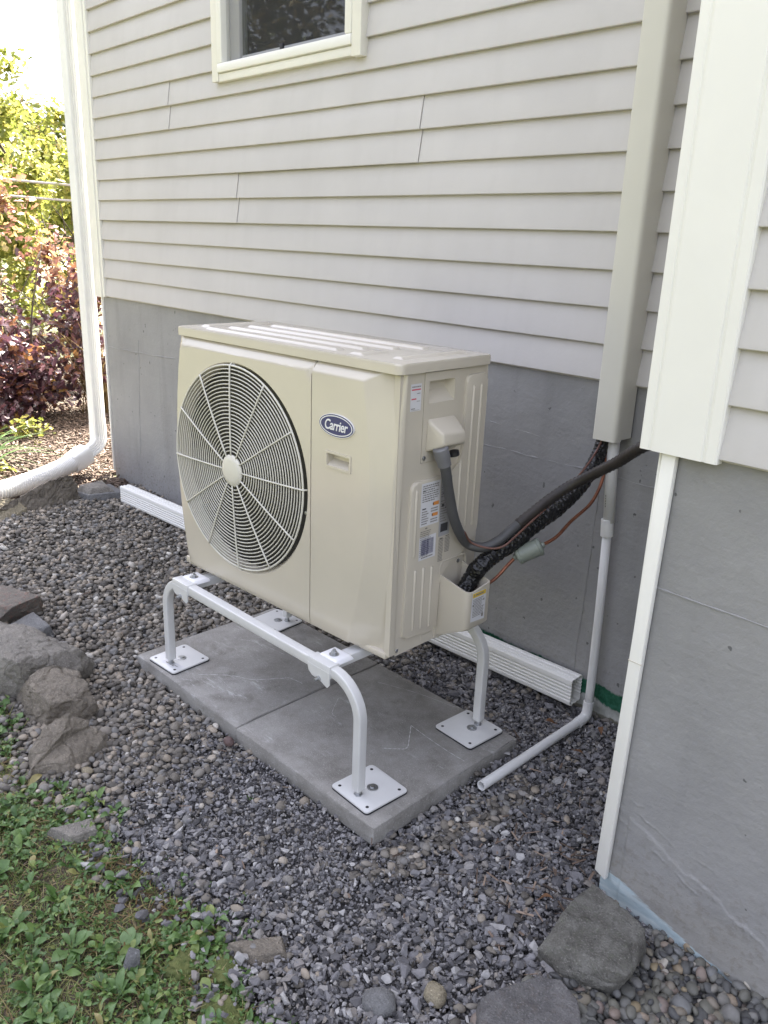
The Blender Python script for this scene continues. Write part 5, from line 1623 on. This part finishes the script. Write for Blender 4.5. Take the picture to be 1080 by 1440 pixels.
# ------------------------------------------------------------------ background planting (sunlit)
def lobed_leaf():
    V = np.array([(0, 0, 0), (.35, .28, .06), (.45, .14, .02), (.75, .30, .05), (1, 0, -.08), (.75, -.30, .05), (.45, -.14, .02), (.35, -.28, .06)])
    F = np.array([(0, 2, 1), (0, 6, 2), (0, 7, 6), (2, 4, 3), (2, 6, 4), (6, 5, 4)])
    return V, F
def crown_pts(n, c, r, seed, clumps=26, shell=.35):
    g = np.random.default_rng(seed)
    cc = g.normal(0, 1, (clumps, 3)); cc /= np.linalg.norm(cc, axis=1)[:, None]
    cc *= g.uniform(.35, 1.0, (clumps, 1)) ** .5
    k = g.integers(0, clumps, n)
    d = g.normal(0, 1, (n, 3)); d /= np.linalg.norm(d, axis=1)[:, None]
    q = cc[k] + d * g.uniform(.02, shell, (n, 1))
    return np.array(c) + q * np.array(r)
def tree(name, label_, cat, base, height, crown_c, crown_r, n, lsize, m, seed, group, clumps=26, shell=.35, stems=1, top=None):
    e = tag(empty(name, base), label_, cat, group)
    off = -Vector(base)
    g = random.Random(seed)
    vf = []
    cc = Vector(crown_c)
    for s in range(stems):
        b = Vector(base) + Vector((g.uniform(-.1, .1) * (stems > 1), g.uniform(-.1, .1) * (stems > 1), 0))
        tip = cc + Vector((g.uniform(-.4, .4) * crown_r[0], g.uniform(-.4, .4) * crown_r[1], crown_r[2] * g.uniform(.2, .7)))
        mid = b.lerp(tip, .5) + Vector((g.uniform(-.15, .15), g.uniform(-.15, .15), 0))
        P = smooth_path([b, mid, tip], 6)
        r0 = .045 * height / 3 / (stems ** .4)
        vf.append(sweep(P, circ(r0, 7), scale=lambda t: 1 - .85 * t))
        for k in range(5):
            st_ = P[g.randint(4, len(P) - 2)]
            en = cc + Vector([g.uniform(-.8, .8) * crown_r[i] for i in range(3)])
            vf.append(sweep(smooth_path([st_, st_.lerp(en, .5) + Vector((0, 0, .08)), en], 4), circ(r0 * .35, 5), scale=lambda t: 1 - .8 * t))
    mk('trunk', join(*vf), M['bark'], e, 180, off)
    pts = crown_pts(n, crown_c, crown_r, seed, clumps, shell)
    pts = pts[pts[:, 2] > .03]
    n = len(pts)
    ch = leaves(pts, lsize * np.random.default_rng(seed).uniform(.6, 1.3, n), rng.uniform(0, 6.28, n), rng.normal(-.2, .6, n), rng.normal(0, .8, n), [lobed_leaf()])
    if top:
        for nm, mm, sel in (('crown', m, False), ('crown', top[0], True)):  # leaves above a noisy height take the second leaf colour
            up_sel = (pts[:, 2] + .22 * vnoise(pts[:, :2], 7, seed) + rng.normal(0, .12, n) > top[1]) == sel
            q = pts[up_sel]; k = len(q)
            o = big_mesh(nm, leaves(q, lsize * rng.uniform(.6, 1.3, k), rng.uniform(0, 6.28, k), rng.normal(-.2, .6, k), rng.normal(0, .8, k), [lobed_leaf()]), mm, False)
            o.parent = e; o.location = off
            if sel: o['label'] = 'young orange leaves at the top'
        return e
    o = big_mesh('crown', ch, m, False)
    o.parent = e; o.location = off
    return e
tree('purple_shrub', 'large purple leaved shrub with orange upper leaves left of the downspout', 'shrub', (-4.6, 1.15, -.02), 1.6, (-4.6, 1.0, .88), (.68, .80, .95), 7600, .075, M['purple_leaf'], 5, 'sunlit shrubs beside the house', 34, .34, 4, (M['orange_leaf'], 1.06))
tree('purple_shrub', 'smaller purple shrub at the left edge in front of the large one', 'shrub', (-4.1, .50, -.02), 1.2, (-4.15, .38, .56), (.50, .52, .58), 3200, .07, M['purple_leaf'], 6, 'sunlit shrubs beside the house', 22, .34, 3, (M['orange_leaf'], .92))
tree('green_shrub', 'tall yellow green shrub behind the purple one', 'shrub', (-6.6, 2.4, -.03), 2.4, (-6.6, 2.4, 1.35), (.9, .8, .95), 4200, .085, M['green_leaf'], 8, 'sunlit shrubs beside the house', 30, .3, 3)
tree('broadleaf_tree', 'sunlit yellow green tree rising behind the shrubs at the left edge', 'tree', (-9.6, 2.6, -.04), 3.6, (-9.6, 2.7, 2.1), (1.3, 1.2, 1.25), 5000, .11, M['green_leaf'], 11, 'trees beyond the planting bed', 34, .28)
tree('broadleaf_tree', 'sparser yellow green tree just left of the downspout', 'tree', (-10.5, 4.2, -.04), 3.6, (-10.5, 4.3, 2.1), (1.1, 1.1, 1.2), 3400, .11, M['green_leaf'], 12, 'trees beyond the planting bed', 26, .28)
tree('broadleaf_tree', 'darker green tree farther back between the other two', 'tree', (-14, 4.6, -.04), 4.2, (-14, 4.6, 2.3), (1.9, 1.9, 1.5), 5000, .14, M['far_leaf'], 13, 'trees beyond the planting bed', 30, .28)
tree('broadleaf_tree', 'loose tree whose top thins into the white sky at the left', 'tree', (-12.5, 3.1, -.04), 4.6, (-12.5, 3.1, 3.0), (1.2, 1.3, 1.3), 2200, .12, M['green_leaf'], 15, 'trees beyond the planting bed', 22, .25)
# ornamental grass and strap leaves
def tuft(name, label_, cat, x, y, n, h, spread, m, T, seed, z=-.02):
    g = np.random.default_rng(seed)
    pts = np.stack([x + g.normal(0, .05, n), y + g.normal(0, .05, n), np.full(n, z)], 1)
    o = big_mesh(name, leaves(pts, h * g.uniform(.6, 1.1, n), g.uniform(0, 6.28, n), g.uniform(*spread, n), g.normal(0, .3, n), T), m, True)
    return tag(o, label_, cat)
tuft('ornamental_grass', 'tall golden dry ornamental grass beside the downspout', 'grass', -4.35, 1.62, 420, 1.05, (1.15, 1.52), M['dry_grass'], [blade_template(.006, .5, 6), blade_template(.005, .9, 6)], 3)
tuft('strap_leaf_plant', 'green strap leaved plant at the left edge under the purple shrub', 'plant', -3.12, .22, 60, .55, (.5, 1.3), M['strap_leaf'], [blade_template(.022, .9, 7), blade_template(.02, 1.3, 7)], 4)
tuft('strap_leaf_plant', 'second strap leaved plant with drooping leaves behind the drain pipe', 'plant', -2.95, -.15, 50, .6, (.4, 1.2), M['strap_leaf'], [blade_template(.022, 1.0, 7), blade_template(.02, 1.3, 7)], 5)
def groundcover(label_, x, y, r, n, seed):
    g = np.random.default_rng(seed)
    pts = np.stack([x + g.normal(0, r, n), y + g.normal(0, r, n), g.uniform(-.01, .13, n)], 1)
    o = big_mesh('low_plant', leaves(pts, g.uniform(.04, .075, n), g.uniform(0, 6.28, n), g.uniform(-.2, .8, n), g.normal(0, .5, n), [lobed_leaf()]), M['green_leaf'], False)
    tag(o, label_, 'plant', 'low yellow green plants in the mulch')
groundcover('small yellow green plant in the mulch under the shrub', -3.75, .78, .07, 90, 1)
groundcover('bright low plant at the left edge below the strap leaves', -2.9, .18, .08, 110, 3)
# cables strung behind the shrubs
for (a, b, lab) in (((-9.2, -2.0, 2.25), (-4.2, 4.45, 1.80), 'upper of two pale cables crossing behind the purple shrub'), ((-9.2, -2.0, 2.07), (-4.2, 4.45, 1.68), 'lower of two pale cables crossing behind the purple shrub')):
    a = Vector(a); b = Vector(b)
    P = [a.lerp(b, t) - Vector((0, 0, .10 * 4 * t * (1 - t))) for t in np.linspace(0, 1, 14)]
    tag(mk('cable', sweep(P, circ(.011, 8)), M['cable'], None, 180), lab, 'cable', 'cables at the left')

# far woodland across the lawn, all round: closes the horizon and gives the gloss something to mirror
pts = []; g = np.random.default_rng(9)
for k in range(70):
    a = R(182) + (R(330) - R(182)) * (k + g.uniform(-.4, .4)) / 70
    d = g.uniform(20, 27)
    h = g.uniform(5, 9) + (6 if R(195) < a < R(240) else 0)  # taller sector, raised to fill the window's reflection with foliage
    pts.append(crown_pts(900, (d * math.cos(a) + .5, d * math.sin(a) - .5, h * .5), (2.0, 2.0, h * .5), 100 + k, 16, .35))
for k in range(26):  # second, taller ring added behind to darken the window's reflection
    a = R(192 + 52 * k / 25); d = g.uniform(29, 33)
    pts.append(crown_pts(900, (d * math.cos(a), d * math.sin(a), 9), (3.0, 3.0, 9), 400 + k, 20, .35))
pts = np.concatenate(pts); pts = pts[pts[:, 2] > -.02]; n = len(pts)
tag(big_mesh('far_woodland', leaves(pts, g.uniform(.20, .38, n), g.uniform(0, 6.28, n), g.normal(0, .6, n), g.normal(0, .8, n), [lobed_leaf()]), M['far_leaf'], False), 'unseen belt of green trees round the lawn, thickened for the window reflection', 'woodland', kind='stuff')
